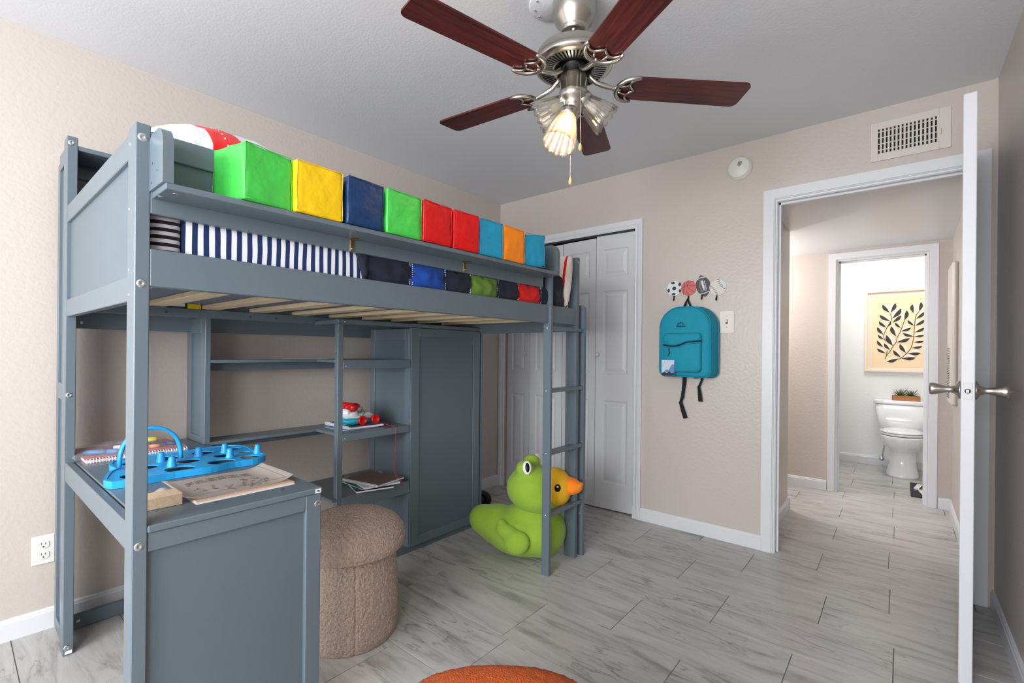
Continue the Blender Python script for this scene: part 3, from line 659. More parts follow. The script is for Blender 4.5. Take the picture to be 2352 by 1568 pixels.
# wardrobe
wd = thing('wardrobe', 'grey panelled wardrobe cabinet closing the far end of the bookcase', 'wardrobe', (.36, -1.10, 0))
frame_y('side_panel', .165, .553, .036, 1.285, -1.402, -1.384, .046, .066, .06, wd)
bx('side_panel', (.165, -.826, .036), (.530, -.812, 1.285), GREYI, wd); bx('back_panel', (.165, -1.384, .036), (.175, -.826, 1.285), GREYI, wd)
bx('top_panel', (.175, -1.384, 1.272), (.535, -.826, 1.286), GREYI, wd); bx('bottom_panel', (.175, -1.384, .036), (.535, -.826, .05), GREYI, wd)
frame_x('door', .540, .562, -1.398, -.832, .038, 1.289, .060, .048, .052, wd, .006)
bx('far_post', (.528, -.818, 0), (.560, -.802, 1.290), GREY, wd, .002); bx('plinth', (.515, -1.40, 0), (.541, -.82, .034), GREYI, wd)

# ================================================================ BEDDING
def grid(bm, fn, nu, nv, mi=None):
    vs = [[bm.verts.new(fn(i/nu, j/nv)) for i in range(nu+1)] for j in range(nv+1)]
    for j in range(nv):
        for i in range(nu):
            f = bm.faces.new((vs[j][i], vs[j][i+1], vs[j+1][i+1], vs[j+1][i])); f.smooth = True
            if mi: f.material_index = mi((i+.5)/nu, (j+.5)/nv)
    return vs
mt_ = thing('mattress', 'mattress in a navy and white striped fitted sheet on the loft bed', 'mattress', (.80, -1.8, 1.353))
bm = bmnew(); box(bm, (.335, -2.70, 1.358), (1.272, -.842, 1.545), .02, 3); shade(bm); obj('striped_sheet', bm, SHEETV, mt_)
bm = bmnew(); box(bm, (.336, -2.772, 1.358), (1.270, -2.699, 1.544), .02, 3); shade(bm); obj('striped_sheet_corner', bm, SHEETH, mt_, 'sheet corner with level black stripes')
bx('underside', (.345, -2.76, 1.3525), (1.262, -.85, 1.3600), MATB, mt_, .002)
bx('yellow_care_tag', (.334, -2.425, 1.332), (.336, -2.375, 1.3525), P('yellow_tag', (240, 206, 20), .6), mt_, 0, 'yellow care tag')
bx('white_care_tag', (.334, -2.50, 1.339), (.336, -2.435, 1.3525), WPAPER, mt_, 0, 'white care tag')
# patchwork quilt bunched over the front edge of the mattress
q = thing('quilt', 'navy patchwork quilt with blue, green and red blocks along the mattress edge', 'quilt', (1.25, -1.6, 1.4))
edges = [(-2.25, NAVY), (-2.16, NAVY), (-1.972, BLUEF), (-1.806, NAVY), (-1.650, GREENF), (-1.482, NAVY), (-1.325, REDF), (-1.152, NAVY), (-.93, NAVY)]
nm = ['navy_patch', 'navy_patch', 'blue_patch', 'navy_patch', 'green_patch', 'navy_patch', 'red_patch', 'navy_patch']
for k in range(len(edges)-1):
    ya, yb = edges[k][0], edges[k+1][0]; mt__ = edges[k][1] if k > 0 else NAVY
    mt__ = [NAVY, NAVY, BLUEF, NAVY, GREENF, NAVY, REDF, NAVY][k]
    bm = bmnew()
    def fn(u, v_, ya=ya, yb=yb, k=k):
        y = ya+(yb-ya)*u; puff = (sin(PI*u)**.55)*.020
        a = -60+v_*215     # sweep around a bulging roll
        rr = .062+puff+.012*noise.noise(Vector((y*9, v_*3, k)))+.006*noise.noise(Vector((y*34, v_*7, 3)))
        x = 1.222+rr*cos(R(a))*1.05; z = 1.462+rr*sin(R(a))*1.55
        dip = .016*math.exp(-((u-.42)**2+((v_-.33)*3.)**2)/.006)*(1 if k in (3, 4, 6) else .2)
        if k == 0: y += (1-u)*(.045-.12*(v_-.35))
        zz = max(0, 1-((z-1.445)/.043)**2); x = min(x+.014-dip, 1.2795+zz**.5*(.002+1.05*puff+.012*noise.noise(Vector((y*22, z*30, k))))-dip*.8)
        return Vector((x, y, max(z, 1.372)))
    grid(bm, fn, 30, 40); obj(nm[k], bm, mt__, q, {2: 'royal blue patch', 4: 'olive green patch', 6: 'bright red patch'}.get(k))
bm = bmnew()
for yj in (-1.978, -1.966, -1.800, -1.656, -1.476, -1.331, -1.146):
    for i in range(18):
        a = -60+i*12
        rr = .069
        z = 1.395+i*.0075; x = 1.2797+.003*max(0, 1-((z-1.445)/.043)**2)**.5
        if z < 1.50: box(bm, (x-.002, yj-.0009, z-.0022), (x+.0045, yj+.0009, z+.0022))
obj('stitching', bm, WPAPER, q, 'white dashed stitching', kind='stuff')
def pillow(bm, M, sx, sy, t, mfun=None, seed=0, n=34, e=.42):
    for s in (1, -1):
        def fn(u, v_):
            a = 2*u-1; b = 2*v_-1; h = max((1-a*a)*(1-b*b), 0)**e*t
            k = 1-.10*(1-a*a)*b*b*0-.05*(a*a*b*b)
            wr = .006*noise.noise(Vector((a*4, b*4, seed)))+.004*noise.noise(Vector((a*11, b*11, seed+5)))
            return M @ Vector((a*sx*k*(1-.07*(1-b*b)*0), b*sy*k, s*(h+wr*min(1, h/t*3))))
        vs = grid(bm, fn, n, n, mfun)
        if s < 0: bmesh.ops.reverse_faces(bm, faces=[f for f in bm.faces if f.calc_center_median() and False])
    bmesh.ops.remove_doubles(bm, verts=bm.verts, dist=1e-4); bmesh.ops.recalc_face_normals(bm, faces=bm.faces)
p = thing('near_pillow', 'plump white pillow with a red band showing above the bed guard', 'pillow', (.98, -2.47, 1.60))
bm = bmnew(); M = Matrix.Translation((.98, -2.50, 1.735)) @ rot(x=-3, y=14)
pillow(bm, M, .27, .235, .125, lambda u, v_: 1 if .24 < v_ < .40 else 0, 2)
obj('pillow_cover', bm, [WHITEF, REDF], p)
bm = bmnew()
for i in range(16):
    u = -.9+i*.12; h = max((1-u*u)*(1-.36**2), 0)**.42*.125; c_ = M @ Vector((u*.27, -.36*.235, h-.0010)); box(bm, c_-Vector((.0045, .001, .002)), c_+Vector((.0045, .001, .002)))
obj('stitching', bm, WPAPER, p, 'white dashed stitching')
p = thing('far_pillow', 'navy pillow with white border and red piping at the far end of the bed', 'pillow', (1.10, -.91, 1.55))
bm = bmnew(); M = Matrix.Translation((1.085, -.905, 1.555)) @ rot(x=78, z=8)
def pm(u, v_):
    d = max(abs(2*u-1), abs(2*v_-1)*.0)
    return 0 if d < .62 else (1 if d < .80 else (2 if d < .88 else 1))
pillow(bm, M, .215, .155, .080, pm, 7, e=.5); obj('pillow_cover', bm, [NAVY, CREAMF, REDF], p)
bm = bmnew()
for i in range(26):
    b = -.92+i*.074; a = .60; h = max((1-a*a)*(1-b*b), 0)**.5*.080; c_ = M @ Vector((a*.215, b*.155, h+.001)); box(bm, c_-Vector((.001, .0015, .0030)), c_+Vector((.001, .0015, .0030)))
obj('stitching', bm, WPAPER, p, 'white dashed stitching')

# ================================================================ SOFT BLOCKS
cub = [(-2.560, .150, 'leaf green', (74, 205, 82), 12), (-2.408, .146, 'sunny yellow', (246, 202, 18), 3), (-2.258, .130, 'dark navy blue', (18, 56, 104), 3), (-2.108, .146, 'leaf green', (74, 205, 82), 2), (-1.962, .138, 'glossy red', (214, 14, 18), 2), (-1.812, .130, 'glossy red', (214, 14, 18), -2), (-1.668, .124, 'sky blue', (32, 152, 192), -2), (-1.525, .138, 'orange', (255, 144, 12), 1), (-1.368, .122, 'sky blue', (32, 152, 192), -6)]
clab = ['large bright green vinyl cube block at the near end of the shelf', 'bright yellow vinyl cube block on the bed shelf', 'dark navy blue vinyl cube block on the bed shelf', 'green vinyl cube block between the navy and red blocks', 'glossy red vinyl cube block beside the second green block', 'glossy red vinyl cube block beside the first sky blue block', 'sky blue vinyl cube block between red and orange blocks', 'orange vinyl cube block between two sky blue blocks', 'crumpled sky blue vinyl cube block at the far shelf end']
S_ = .148
for i, (yc, wd_, cn, rgb, rz) in enumerate(cub):
    zb = 1.5395+shz(yc); hs = S_/2; hw = max(wd_, .132)/2 if i else .069
    t_ = thing('soft_block', clab[i], 'block', (1.352, yc, zb), 'soft vinyl cube blocks on the bed shelf')
    vm_ = vinyl('vinyl_'+cn.replace(' ', '_'), rgb)
    bm = bmnew(); bmesh.ops.create_cube(bm, size=2); bmesh.ops.subdivide_edges(bm, edges=bm.edges[:], cuts=15, use_grid_fill=True)
    lean = (.010 if i == 8 else 0)
    for v_ in bm.verts:
        c = v_.co.copy(); a = Vector((math.copysign(abs(c.x)**1.0, c.x), c.y, c.z)); 
        m2 = sorted((abs(c.x), abs(c.y), abs(c.z)))[1]       # bulge centre of faces, pinch the edges
        rnd = 1-.035*max(0, (m2-.82)/.18)**2
        bul = 1+.035*(1-c.x**2)*(1-c.y**2)+.02*(1-c.z**2)*(1-c.y**2)
        n_ = noise.noise(Vector((c.x*1.6+i*3, c.y*1.6, c.z*1.6)))*.045+noise.noise(Vector((c.x*4.1+i*3, c.y*4.1, c.z*4.1)))*(.022 if i in (0, 8, 1, 3) else .012)
        kk = rnd*(1+n_*.6)
        tw = (.16 if i == 8 else .04)*noise.noise(Vector((i*5.1, c.z*1.1, 2)))
        x, y = c.x*cos(tw)-c.y*sin(tw), c.x*sin(tw)+c.y*cos(tw)
        z = c.z*kk*(1+.01*(1-c.x**2)*(1-c.y**2))
        v_.co = Vector((x*kk*bul*hs*.93, y*kk*hw, z*hs+hs-.002+(c.y*lean if i == 8 else 0)+.002*i*0))
        if v_.co.z < .001: v_.co.z = .001
    b_ = obj('cover', bm, vm_, t_, local=True, sm=True); t_.rotation_euler = (0, 0, R(rz))
    hx = hs*.925; y_ = hw*.965; z0 = .003; z1 = S_-.004
    for sx_ in (1, -1):
        bm = bmnew(); pts = []
        for (a, b, c, d) in ((-y_, z0, y_, z0), (y_, z0, y_, z1), (y_, z1, -y_, z1), (-y_, z1, -y_, z0)):
            for k in range(8):
                t = k/8; pts.append((sx_*hx*(1+.01*sin(9*t)), a+(c-a)*t+.0006*sin(7*t+i), b+(d-b)*t+.0008*sin(11*t+i)))
        pts.append(pts[0]); tube(bm, pts, .0012, 6)
        obj('piping', bm, vm_, t_, local=True)

# ================================================================ FLOOR THINGS
# boucle pouf
PF = Vector((.962, -2.017, 0)); pf = thing('pouf', 'beige boucle mushroom shaped pouf stool standing beside the desk', 'stool', PF)
BOUC = P('boucle_fabric', (188, 165, 150), .95, sheen=.1, var=(110, .30), bump=(240, 1., .008))
def boucle(name, prof, par, amp=.0060, nr=420, lobes=0):
    # resample profile
    pts = []
    for (a, b), (c, d) in zip(prof, prof[1:]):
        L_ = math.hypot(c-a, d-b); k = max(2, int(L_/.0026))
        pts += [(a+(c-a)*i/k, b+(d-b)*i/k) for i in range(k)]
    pts.append(prof[-1])
    rings = []
    for r, z in pts:
        ring = []
        for i in range(nr):
            a = 2*PI*i/nr; d = Vector((cos(a), sin(a), 0)); rr = r
            if lobes: rr -= .004*math.exp(-((math.sin(a*lobes/2+.9))**2)/.0012)
            p = PF+d*rr+Vector((0, 0, z)); n_ = noise.noise(p*110)*.75+noise.noise(p*230)*.4
            p += (d*min(1, r*8)+Vector((0, 0, .5))).normalized()*n_*amp; p.z = max(p.z, .0015)
            ring.append(p)
        rings.append(ring)
    bm = bmnew(); loft(bm, rings, True); bmesh.ops.recalc_face_normals(bm, faces=bm.faces); return obj(name, bm, BOUC, par)
boucle('base', [(.180, .002), (.189, .03), (.191, .12), (.187, .24), (.180, .33), (.172, .36)], pf, lobes=4)
boucle('cushion_cap', [(.165, .350), (.196, .347), (.212, .356), (.219, .376), (.219, .398), (.211, .424), (.190, .452), (.150, .475), (.095, .489), (.04, .494), (.004, .495)], pf)
# big plush duck in a green frog hood
DK = Vector((1.045, -.965, 0))
dk = thing('plush_duck', 'large green plush duck with a frog hood sitting on the floor behind the ladder', 'plush toy', DK, rz=R(22))
GRP = P('green_plush', (150, 186, 58), .9, sheen=.15, var=(7, .12), bump=(60, .08, .003)); YLP = P('yellow_plush', (248, 190, 30), .85, sheen=.1, var=(8, .08)); ORP = P('orange_plush', (255, 134, 22), .85, sheen=.1, var=(8, .06))
def blob(name, parts, mt, par, vox=.011, it=8):
    bm = bmnew()
    for c, r, M_ in parts: ell(bm, c, r, M_)
    o = obj(name, bm, mt, par, local=True)
    md = o.modifiers.new('remesh', 'REMESH'); md.mode = 'VOXEL'; md.voxel_size = vox; md.use_smooth_shade = True
    sm = o.modifiers.new('smooth', 'SMOOTH'); sm.iterations = it; sm.factor = .6
    return o
blob('body', [((.0, 0, .135), (.225, .185, .136), None), ((.11, 0, .15), (.135, .165, .145), None), ((-.14, 0, .15), (.145, .13, .115), rot(y=12)), ((-.225, 0, .165), (.110, .100, .088), rot(y=22)), ((.04, 0, .24), (.13, .13, .07), None)], GRP, dk, it=14)
blob('frog_hood', [((.052, 0, .385), (.150, .150, .128), None), ((.080, 0, .345), (.150, .145, .10), None), ((.140, 0, .300), (.095, .11, .050), rot(y=-20)), ((.025, -.072, .505), (.052, .046, .048), None), ((.025, .072, .510), (.052, .046, .048), None)], GRP, dk, .009, 5)
for s in (-1, 1):
    bm = bmnew(); M = Matrix.Translation((.048, s*.108, .522)) @ rot(z=s*62) @ rot(y=72)
    lathe(bm, [(.0295, -.012), (.0295, .006), (.026, .0085), (.0001, .009)], M @ Matrix.Diagonal((1.25, .80, 1, 1)), 24); e_ = obj('frog_eye', bm, P('eye_white', (240, 240, 240), .5), dk, 'white frog eye', local=True)
    bm = bmnew(); lathe(bm, [(.019, .007), (.019, .010), (.0001, .0105)], M @ Matrix.Diagonal((1.35, .62, 1, 1)), 20); obj('pupil', bm, BLACK, e_, 'black oval pupil', local=True)
blob('face', [((.182, 0, .398), (.095, .112, .112), None)], YLP, dk, .012, 3)
blob('beak', [((.277, 0, .404), (.062, .056, .036), rot(y=-6)), ((.266, 0, .430), (.066, .052, .034), rot(y=14)), ((.322, 0, .426), (.022, .032, .012), rot(y=-18))], ORP, dk, .007, 2)
bm = bmnew(); tube(bm, [(.330-.012*abs(t)-.10*t*t, t*.052, .418-.008*t*t) for t in [i/10-1 for i in range(21)]], .0035, 6); obj('mouth_seam', bm, P('orange_seam', (214, 92, 12), .8), dk, local=True)
for s in (-1, 1):
    bm = bmnew(); ell(bm, (.218, s*.099, .424), (.018, .010, .021), rot(z=-s*28)); e_ = obj('duck_eye', bm, P('eye_gloss', (10, 10, 10), .15), dk, 'glossy black eye', local=True)
    bm = bmnew(); ell(bm, (.220, s*.1085, .433), (.005, .003, .005)); obj('eye_glint', bm, P('eye_white', (0, 0, 0)), e_, local=True)
    blob('wing', [((-.03, s*.165, .170), (.085, .035, .045), rot(y=18)), ((.015, s*.185, .135), (.075, .042, .066), rot(y=-20)), ((-.075, s*.150, .205), (.040, .025, .030), rot(y=40))], GRP, dk, .008, 6)
# black wheel behind the wardrobe
wh = thing('rubber_ring', 'small round black rubber ring poking out from behind the wardrobe', 'rubber ring', (.335, -.56, 0))
bm = bmnew(); rings = []
for i in range(33):
    a = 2*PI*i/32; rings.append([Vector((.335+(.045+.022*cos(2*PI*k/12))*cos(a)*.82, -.56+.022*sin(2*PI*k/12)+(.045+.022*cos(2*PI*k/12))*cos(a)*.57, .067+(.045+.022*cos(2*PI*k/12))*sin(a))) for k in range(12)])
loft(bm, rings, False); obj('tire', bm, BLACK, wh)
bm = bmnew(); cyl(bm, (.335-.006, -.56-.010, .067), (.335+.006, -.56+.010, .067), .030, 20); obj('hub', bm, P('dark_hub', (34, 34, 36), .4), wh)
# burnt orange plush armchair, only the top of its back in view
ch = thing('kids_armchair', 'fluffy burnt orange kids armchair with only its rounded back top in view', 'armchair', (1.93, -2.19, 0), rz=R(-50.3+90))
FUR = P('orange_fur', (184, 78, 8), .95, sheen=.05, var=(60, .35), bump=(240, 1., .008)); MAUVE = P('mauve_plush', (150, 108, 120), .95)
def puffy(bm, outline, y0, y1, e, n=6):
    c = Vector((sum(p[0] for p in outline)/len(outline), sum(p[1] for p in outline)/len(outline))); rings = []
    for i in range(n+1):
        t = PI*i/n; y = (y0+y1)/2-(y1-y0)/2*cos(t); ins = e*(1-sin(t)**.6)
        rings.append([Vector((c.x+(px-c.x)*(1-ins), y, c.y+(pz-c.y)*(1-ins))) for px, pz in outline])
    loft(bm, rings, True); bmesh.ops.recalc_face_normals(bm, faces=bm.faces)
def sup(a, b, cx, cz, n=48, ex=.8, zmin=None):
    out = []
    for k in range(n):
        t = 2*PI*k/n; x = cx+a*math.copysign(abs(cos(t))**ex, cos(t)); z = cz+b*math.copysign(abs(sin(t))**ex, sin(t))
        out.append((x, z if zmin is None else max(z, zmin)))
    return out
bm = bmnew(); puffy(bm, sup(.275, .155, 0, .190, 72, .85), -.055, .055, .22, 12)
bmesh.ops.subdivide_edges(bm, edges=bm.edges[:], cuts=1, use_grid_fill=True)
for v_ in bm.verts: v_.co += v_.co.normalized()*0+Vector((noise.noise(v_.co*80), noise.noise(v_.co*80+Vector((9, 0, 0))), noise.noise(v_.co*80+Vector((0, 9, 0)))))*.003
obj('backrest', bm, FUR, ch, local=True, sm=True)
bm = bmnew(); puffy(bm, sup(.21, .130, 0, .186, 48, .85), -.082, -.02, .18, 8); obj('inner_cushion', bm, MAUVE, ch, local=True, sm=True)
bm = bmnew(); puffy(bm, sup(.22, .07, 0, .075, 48, .6), -.32, -.04, .12, 8); obj('seat', bm, FUR, ch, local=True, sm=True)
for s in (-1, 1):
    bm = bmnew(); puffy(bm, sup(.055, .085, s*.215, .088, 32, .8), -.32, -.02, .25, 8); obj('armrest', bm, FUR, ch, local=True, sm=True)

# ================================================================ BACKPACK AND HOOKS
bp_ = thing('backpack', 'teal mesh backpack hanging from the basketball wall hook', 'backpack', (1.66, -.03, 1.0))
def mesh_mat(name, a, b, sc=420):
    m_ = P(name, a, .75); nt, bs = nodes(m_); g = N(nt, 'ShaderNodeNewGeometry'); mp = N(nt, 'ShaderNodeMapping'); mp.inputs['Rotation'].default_value = (0, R(38), 0); mp.inputs['Scale'].default_value = (1, 0.001, .8)
    nt.links.new(g.outputs['Position'], mp.inputs[0]); v_ = N(nt, 'ShaderNodeTexVoronoi'); v_.inputs['Scale'].default_value = sc; v_.inputs['Randomness'].default_value = .12
    nt.links.new(mp.outputs[0], v_.inputs[0]); r = N(nt, 'ShaderNodeValToRGB'); r.color_ramp.elements[0].position = .28; r.color_ramp.elements[0].color = lin(b)+(1,); r.color_ramp.elements[1].position = .40; r.color_ramp.elements[1].color = lin(a)+(1,)
    nt.links.new(v_.outputs['Distance'], r.inputs[0]); nt.links.new(r.outputs[0], bs.inputs['Base Color'])
    bp = N(nt, 'ShaderNodeBump'); bp.inputs['Strength'].default_value = .4; bp.inputs['Distance'].default_value = .002; nt.links.new(v_.outputs['Distance'], bp.inputs['Height']); nt.links.new(bp.outputs[0], bs.inputs['Normal']); return m_
TEAL = mesh_mat('teal_mesh_fabric', (22, 164, 190), (8, 84, 104)); TEALT = P('teal_trim', (16, 140, 172), .6, bump=(300, .2, .001))
def bag_outline(xc, hw, z0, z1, rt_, rb, n=10):
    pts = []
    for cx, cz, r, a0 in ((xc+hw-rb, z0+rb, rb, -90), (xc+hw-rt_, z1-rt_*1.0, rt_, 0), (xc-hw+rt_, z1-rt_, rt_, 90), (xc-hw+rb, z0+rb, rb, 180)):
        for k in range(n+1):
            a = R(a0+90*k/n); pts.append((cx+r*cos(a), cz+r*sin(a)))
    return pts
OUT = bag_outline(1.662, .163, 1.008, 1.455, .135, .04)
bm = bmnew()
rings = []
for y, sc_, dx in ((-.006, .90, .012), (-.012, .97, .012), (-.03, 1.0, .010), (-.075, 1.0, 0), (-.110, .985, -.008), (-.122, .955, -.012), (-.127, .90, -.012), (-.131, .5, -.01), (-.132, .1, -.01)):
    rings.append([Vector((1.662+dx+(x-1.662)*sc_, y-.006*sin((z-1)*9)*(1 if sc_ < .97 else 0), 1.23+(z-1.23)*(1-(1-sc_)*.85))) for x, z in OUT])
loft(bm, rings, True); bmesh.ops.recalc_face_normals(bm, faces=bm.faces)
for v_ in bm.verts:
    n_ = noise.noise(v_.co*11)*.006; v_.co += Vector((n_, n_*.8, 0)) if v_.co.y < -.02 else Vector((0, 0, 0))
obj('body', bm, TEAL, bp_, sm=True)
def edge_loop(sc_, y, dx): return [Vector((1.662+dx+(x-1.662)*sc_, y, 1.23+(z-1.23)*(1-(1-sc_)*.85))) for x, z in OUT]
for sc_, y, dx in ((.985, -.114, -.008), (1.0, -.030, .010)):
    l_ = edge_loop(sc_, y, dx); bm = bmnew(); tube(bm, l_+[l_[0]], .0032, 6); obj('seam_piping', bm, TEALT, bp_)
PO = bag_outline(1.652, .118, 1.040, 1.285, .022, .03)
bm = bmnew(); rings = []
for y, sc_ in ((-.118, 1.03), (-.140, 1.0), (-.152, .97), (-.157, .90), (-.160, .4)): rings.append([Vector((1.648+(x-1.652)*sc_, y, 1.163+(z-1.163)*sc_)) for x, z in PO])
loft(bm, rings, True); bmesh.ops.recalc_face_normals(bm, faces=bm.faces)
for v_ in bm.verts: v_.co.y += noise.noise(v_.co*13)*.004
fp = obj('front_pocket', bm, TEAL, bp_, sm=True)
def zl(t): return Vector((1.536+.237*t, -.1615-.004*sin(PI*t), 1.212-.016*sin(PI*min(1, t*1.6)) *(1 if t < .625 else 0) -(.016*sin(PI*min(1,.625*1.6))*0)+.024*t))
bm = bmnew(); tube(bm, [zl(i/24) for i in range(25)], (.0075), 8, flat=.5); zp = obj('zipper', bm, BLACK, fp)
for off in (.009, -.010):
    bm = bmnew(); tube(bm, [zl(i/24)+Vector((0, .001, off)) for i in range(25)], .0042, 6, flat=.6); obj('zipper_tape', bm, TEALT, fp)
bm = bmnew(); tube(bm, [(1.575, -.164, 1.195), (1.574, -.165, 1.178), (1.578, -.166, 1.160), (1.572, -.166, 1.148), (1.562, -.166, 1.136)], [.0022, .0028, .0028, .0018, .001], 6); obj('zipper_pull', bm, BLACK, fp)
# mountain emblem
ex, ez, ey = 1.640, 1.326, -.1435
def el(pts, r=.0011): 
    bm = bmnew(); tube(bm, [(ex+a, ey-.0015, ez+b) for a, b in pts], r, 6); obj('mountain_emblem', bm, BLACK, bp_)
el([(-.026, 0), (-.014, .027), (-.007, .020), (-.0005, .030), (.004, .022), (.009, .027), (.027, 0), (-.026, 0)], .0015)
for a in (-.015, -.004, .008): el([(a, .004), (a+.007, .018)], .0009)
# hang tag with a winter mountain print
bm = bmnew(); box(bm, (1.530, -.172, 1.016), (1.612, -.170, 1.115), .001); tg = obj('hang_tag', bm, P('tag_sky', (196, 208, 222), .5, var=(30, .22)), bp_, 'card tag printed with a misty blue mountain', )
bm = bmnew(); prism(bm, [(1.5305, -.1722, 1.0165), (1.6115, -.1722, 1.0165), (1.6115, -.1722, 1.040), (1.595, -.1722, 1.034), (1.58, -.1722, 1.045), (1.565, -.1722, 1.033), (1.548, -.1722, 1.040), (1.5305, -.1722, 1.030)], (0, -.0003, 0)); obj('print_forest', bm, P('print_dark', (30, 40, 54), .5), tg)
bm = bmnew(); prism(bm, [(1.545, -.1721, 1.040), (1.560, -.1721, 1.055), (1.578, -.1721, 1.052), (1.590, -.1721, 1.078), (1.600, -.1721, 1.090), (1.6115, -.1721, 1.085), (1.6115, -.1721, 1.040)], (0, -.0002, 0)); obj('print_mountain', bm, P('print_blue', (96, 140, 190), .5), tg)
bm = bmnew(); cyl(bm, (1.571, -.1725, 1.108), (1.571, -.1715, 1.108), .0022, 8); obj('tag_hole', bm, BLACK, tg)
# hang loop and straps
STRAP = P('black_webbing', (20, 20, 24), .8, bump=(500, .3, .001))
def ribbon(name, pts, wv, par, th=.0015):
    bm = bmnew(); W2 = [Vector(w_) for w_ in wv]; L_ = [Vector(p) for p in pts]
    rings = [[p-w_+Vector((0, th, 0)), p+w_+Vector((0, th, 0)), p+w_-Vector((0, th, 0)), p-w_-Vector((0, th, 0))] for p, w_ in zip(L_, W2)]
    loft(bm, rings, True); shade(bm, False); bmesh.ops.recalc_face_normals(bm, faces=bm.faces); return obj(name, bm, STRAP, par)
ribbon('hang_loop', [(1.636, -.016, 1.512), (1.632, -.020, 1.500), (1.615, -.030, 1.450)], [(.004, 0, .001), (.006, 0, .002), (.009, 0, .003)], bp_)
ribbon('hang_loop', [(1.638, -.014, 1.512), (1.642, -.017, 1.500), (1.664, -.024, 1.448)], [(.004, 0, -.001), (.006, 0, -.002), (.009, 0, -.003)], bp_)
ribbon('strap', [(1.622, -.018, 1.012), (1.622, -.022, .97), (1.616, -.020, .92), (1.612, -.026, .875), (1.600, -.024, .838), (1.613, -.020, .79), (1.632, -.022, .737)], [(.012, 0, 0), (.0115, 0, 0), (.010, 0, 0), (.010, 0, 0), (.010, 0, .004), (.012, 0, .004), (.013, 0, .004)], bp_)
ribbon('strap', [(1.733, -.018, 1.012), (1.732, -.024, .985), (1.722, -.022, .962), (1.714, -.020, .945), (1.722, -.026, .90), (1.726, -.022, .852)], [(.006, 0, .004), (.007, 0, .004), (.008, 0, .002), (.008, 0, 0), (.011, 0, 0), (.013, 0, 0)], bp_)
bm = bmnew(); ell(bm, (1.700, -.03, 1.006), (.018, .01, .008)); obj('buckle', bm, BLACK, bp_)
bm = bmnew(); tube(bm, [(1.505, -.06, 1.075), (1.500, -.065, 1.05), (1.503, -.066, 1.022)], .0022, 6); obj('side_zipper_pull', bm, BLACK, bp_)
# ball shaped wall hooks
def disc(bm, cx, cz, r, y0=-.001, y1=-.005, sx=1., n=40):
    prism(bm, [(cx+r*sx*cos(2*PI*k/n), y0, cz+r*sin(2*PI*k/n)) for k in range(n)], (0, y1-y0, 0))
def hook(par, x, z, h=.026):
    bm = bmnew(); box(bm, (x-.005, -.008, z-.010), (x+.005, -.004, z+.004), .001)
    tube(bm, [(x, -.007, z-.004), (x, -.009, z-.022), (x, -.016, z-.028), (x, -.022, z-.024), (x, -.023, z-.014)], .0032, 8); obj('hook', bm, BLACK, par)
DY = -.0058
def flatpoly(bm, pts, d=DY): prism(bm, [(x, d+.0007, z) for x, z in pts], (0, -.0007, 0))
INK = P('print_black', (34, 34, 36), .5)
hk = 'sports ball wall hooks'
# soccer
x, z = 1.544, 1.588; t_ = thing('wall_hook', 'soccer ball wall hook, first of the four ball hooks', 'hook', (x, -.001, z), hk)
bm = bmnew(); disc(bm, x, z, .049); bd = obj('ball_plate', bm, P('ball_white', (226, 226, 228), .45), t_); hook(t_, x, z-.054)
def pent(cx, cz, r, a0, sx=1., sz=1., sk=0): return [(cx+r*sx*cos(R(a0+72*k)), cz+r*sz*sin(R(a0+72*k))) for k in range(5)]
for cx, cz, r, a0, sx, sz in ((0, 0, .0145, 108, 1, 1), (-.008, .037, .014, 80, 1.05, .65), (.036, .024, .014, 40, .72, 1.), (.038, -.018, .013, 10, .62, 1), (-.003, -.038, .0145, 90, 1.05, .62), (-.037, -.012, .0145, 100, .62, 1.)):
    bm = bmnew(); flatpoly(bm, pent(x+cx, z+cz, r, a0, sx, sz)); obj('black_patch', bm, INK, bd)
# basketball
x, z = 1.639, 1.583; t_ = thing('wall_hook', 'basketball wall hook holding the teal backpack', 'hook', (x, -.003, z), hk)
bm = bmnew(); disc(bm, x, z, .049, -.003, -.007); bd = obj('ball_plate', bm, P('ball_orange', (206, 104, 98), .5), t_); hook(t_, x, z-.054)
def line(pts, r, mt, par, y=-.0072):
    bm = bmnew(); P_ = [Vector((px, y, pz)) for px, pz in pts]; n_ = len(P_); rings = []
    for i in range(n_):
        t = (P_[min(i+1, n_-1)]-P_[max(i-1, 0)]).normalized(); a = Vector((t.z, 0, -t.x))*r; rings.append([P_[i]-a, P_[i]+a, P_[i]+a-Vector((0, .0005, 0)), P_[i]-a-Vector((0, .0005, 0))])
    loft(bm, rings, True); bmesh.ops.recalc_face_normals(bm, faces=bm.faces); return obj('seam_line', bm, mt, par)
def hcv(pts):  # crop-space outline points of the printed seams -> metres about the ball centre
    return [(x+(a-926)/13.84*.00283, z-(b-578)/13.84*.00283) for a, b in pts]
def smooth(pts, n=6):
    out = []
    for i in range(len(pts)-1):
        p0 = pts[max(i-1, 0)]; p1 = pts[i]; p2 = pts[i+1]; p3 = pts[min(i+2, len(pts)-1)]
        for k in range(n):
            t = k/n; out.append(tuple(.5*((2*p1[c])+(-p0[c]+p2[c])*t+(2*p0[c]-5*p1[c]+4*p2[c]-p3[c])*t*t+(-p0[c]+3*p1[c]-3*p2[c]+p3[c])*t**3) for c in range(2)))
    out.append(pts[-1]); return out
for s in ([(690, 572), (790, 525), (900, 490), (1010, 488), (1165, 510)], [(780, 400), (800, 470), (795, 540), (765, 640), (770, 770)], [(925, 335), (870, 420), (840, 530), (860, 680), (960, 815)], [(1085, 365), (960, 410), (890, 490), (950, 600), (1120, 715)]):
    line(smooth(hcv(s)), .0009, INK, bd)
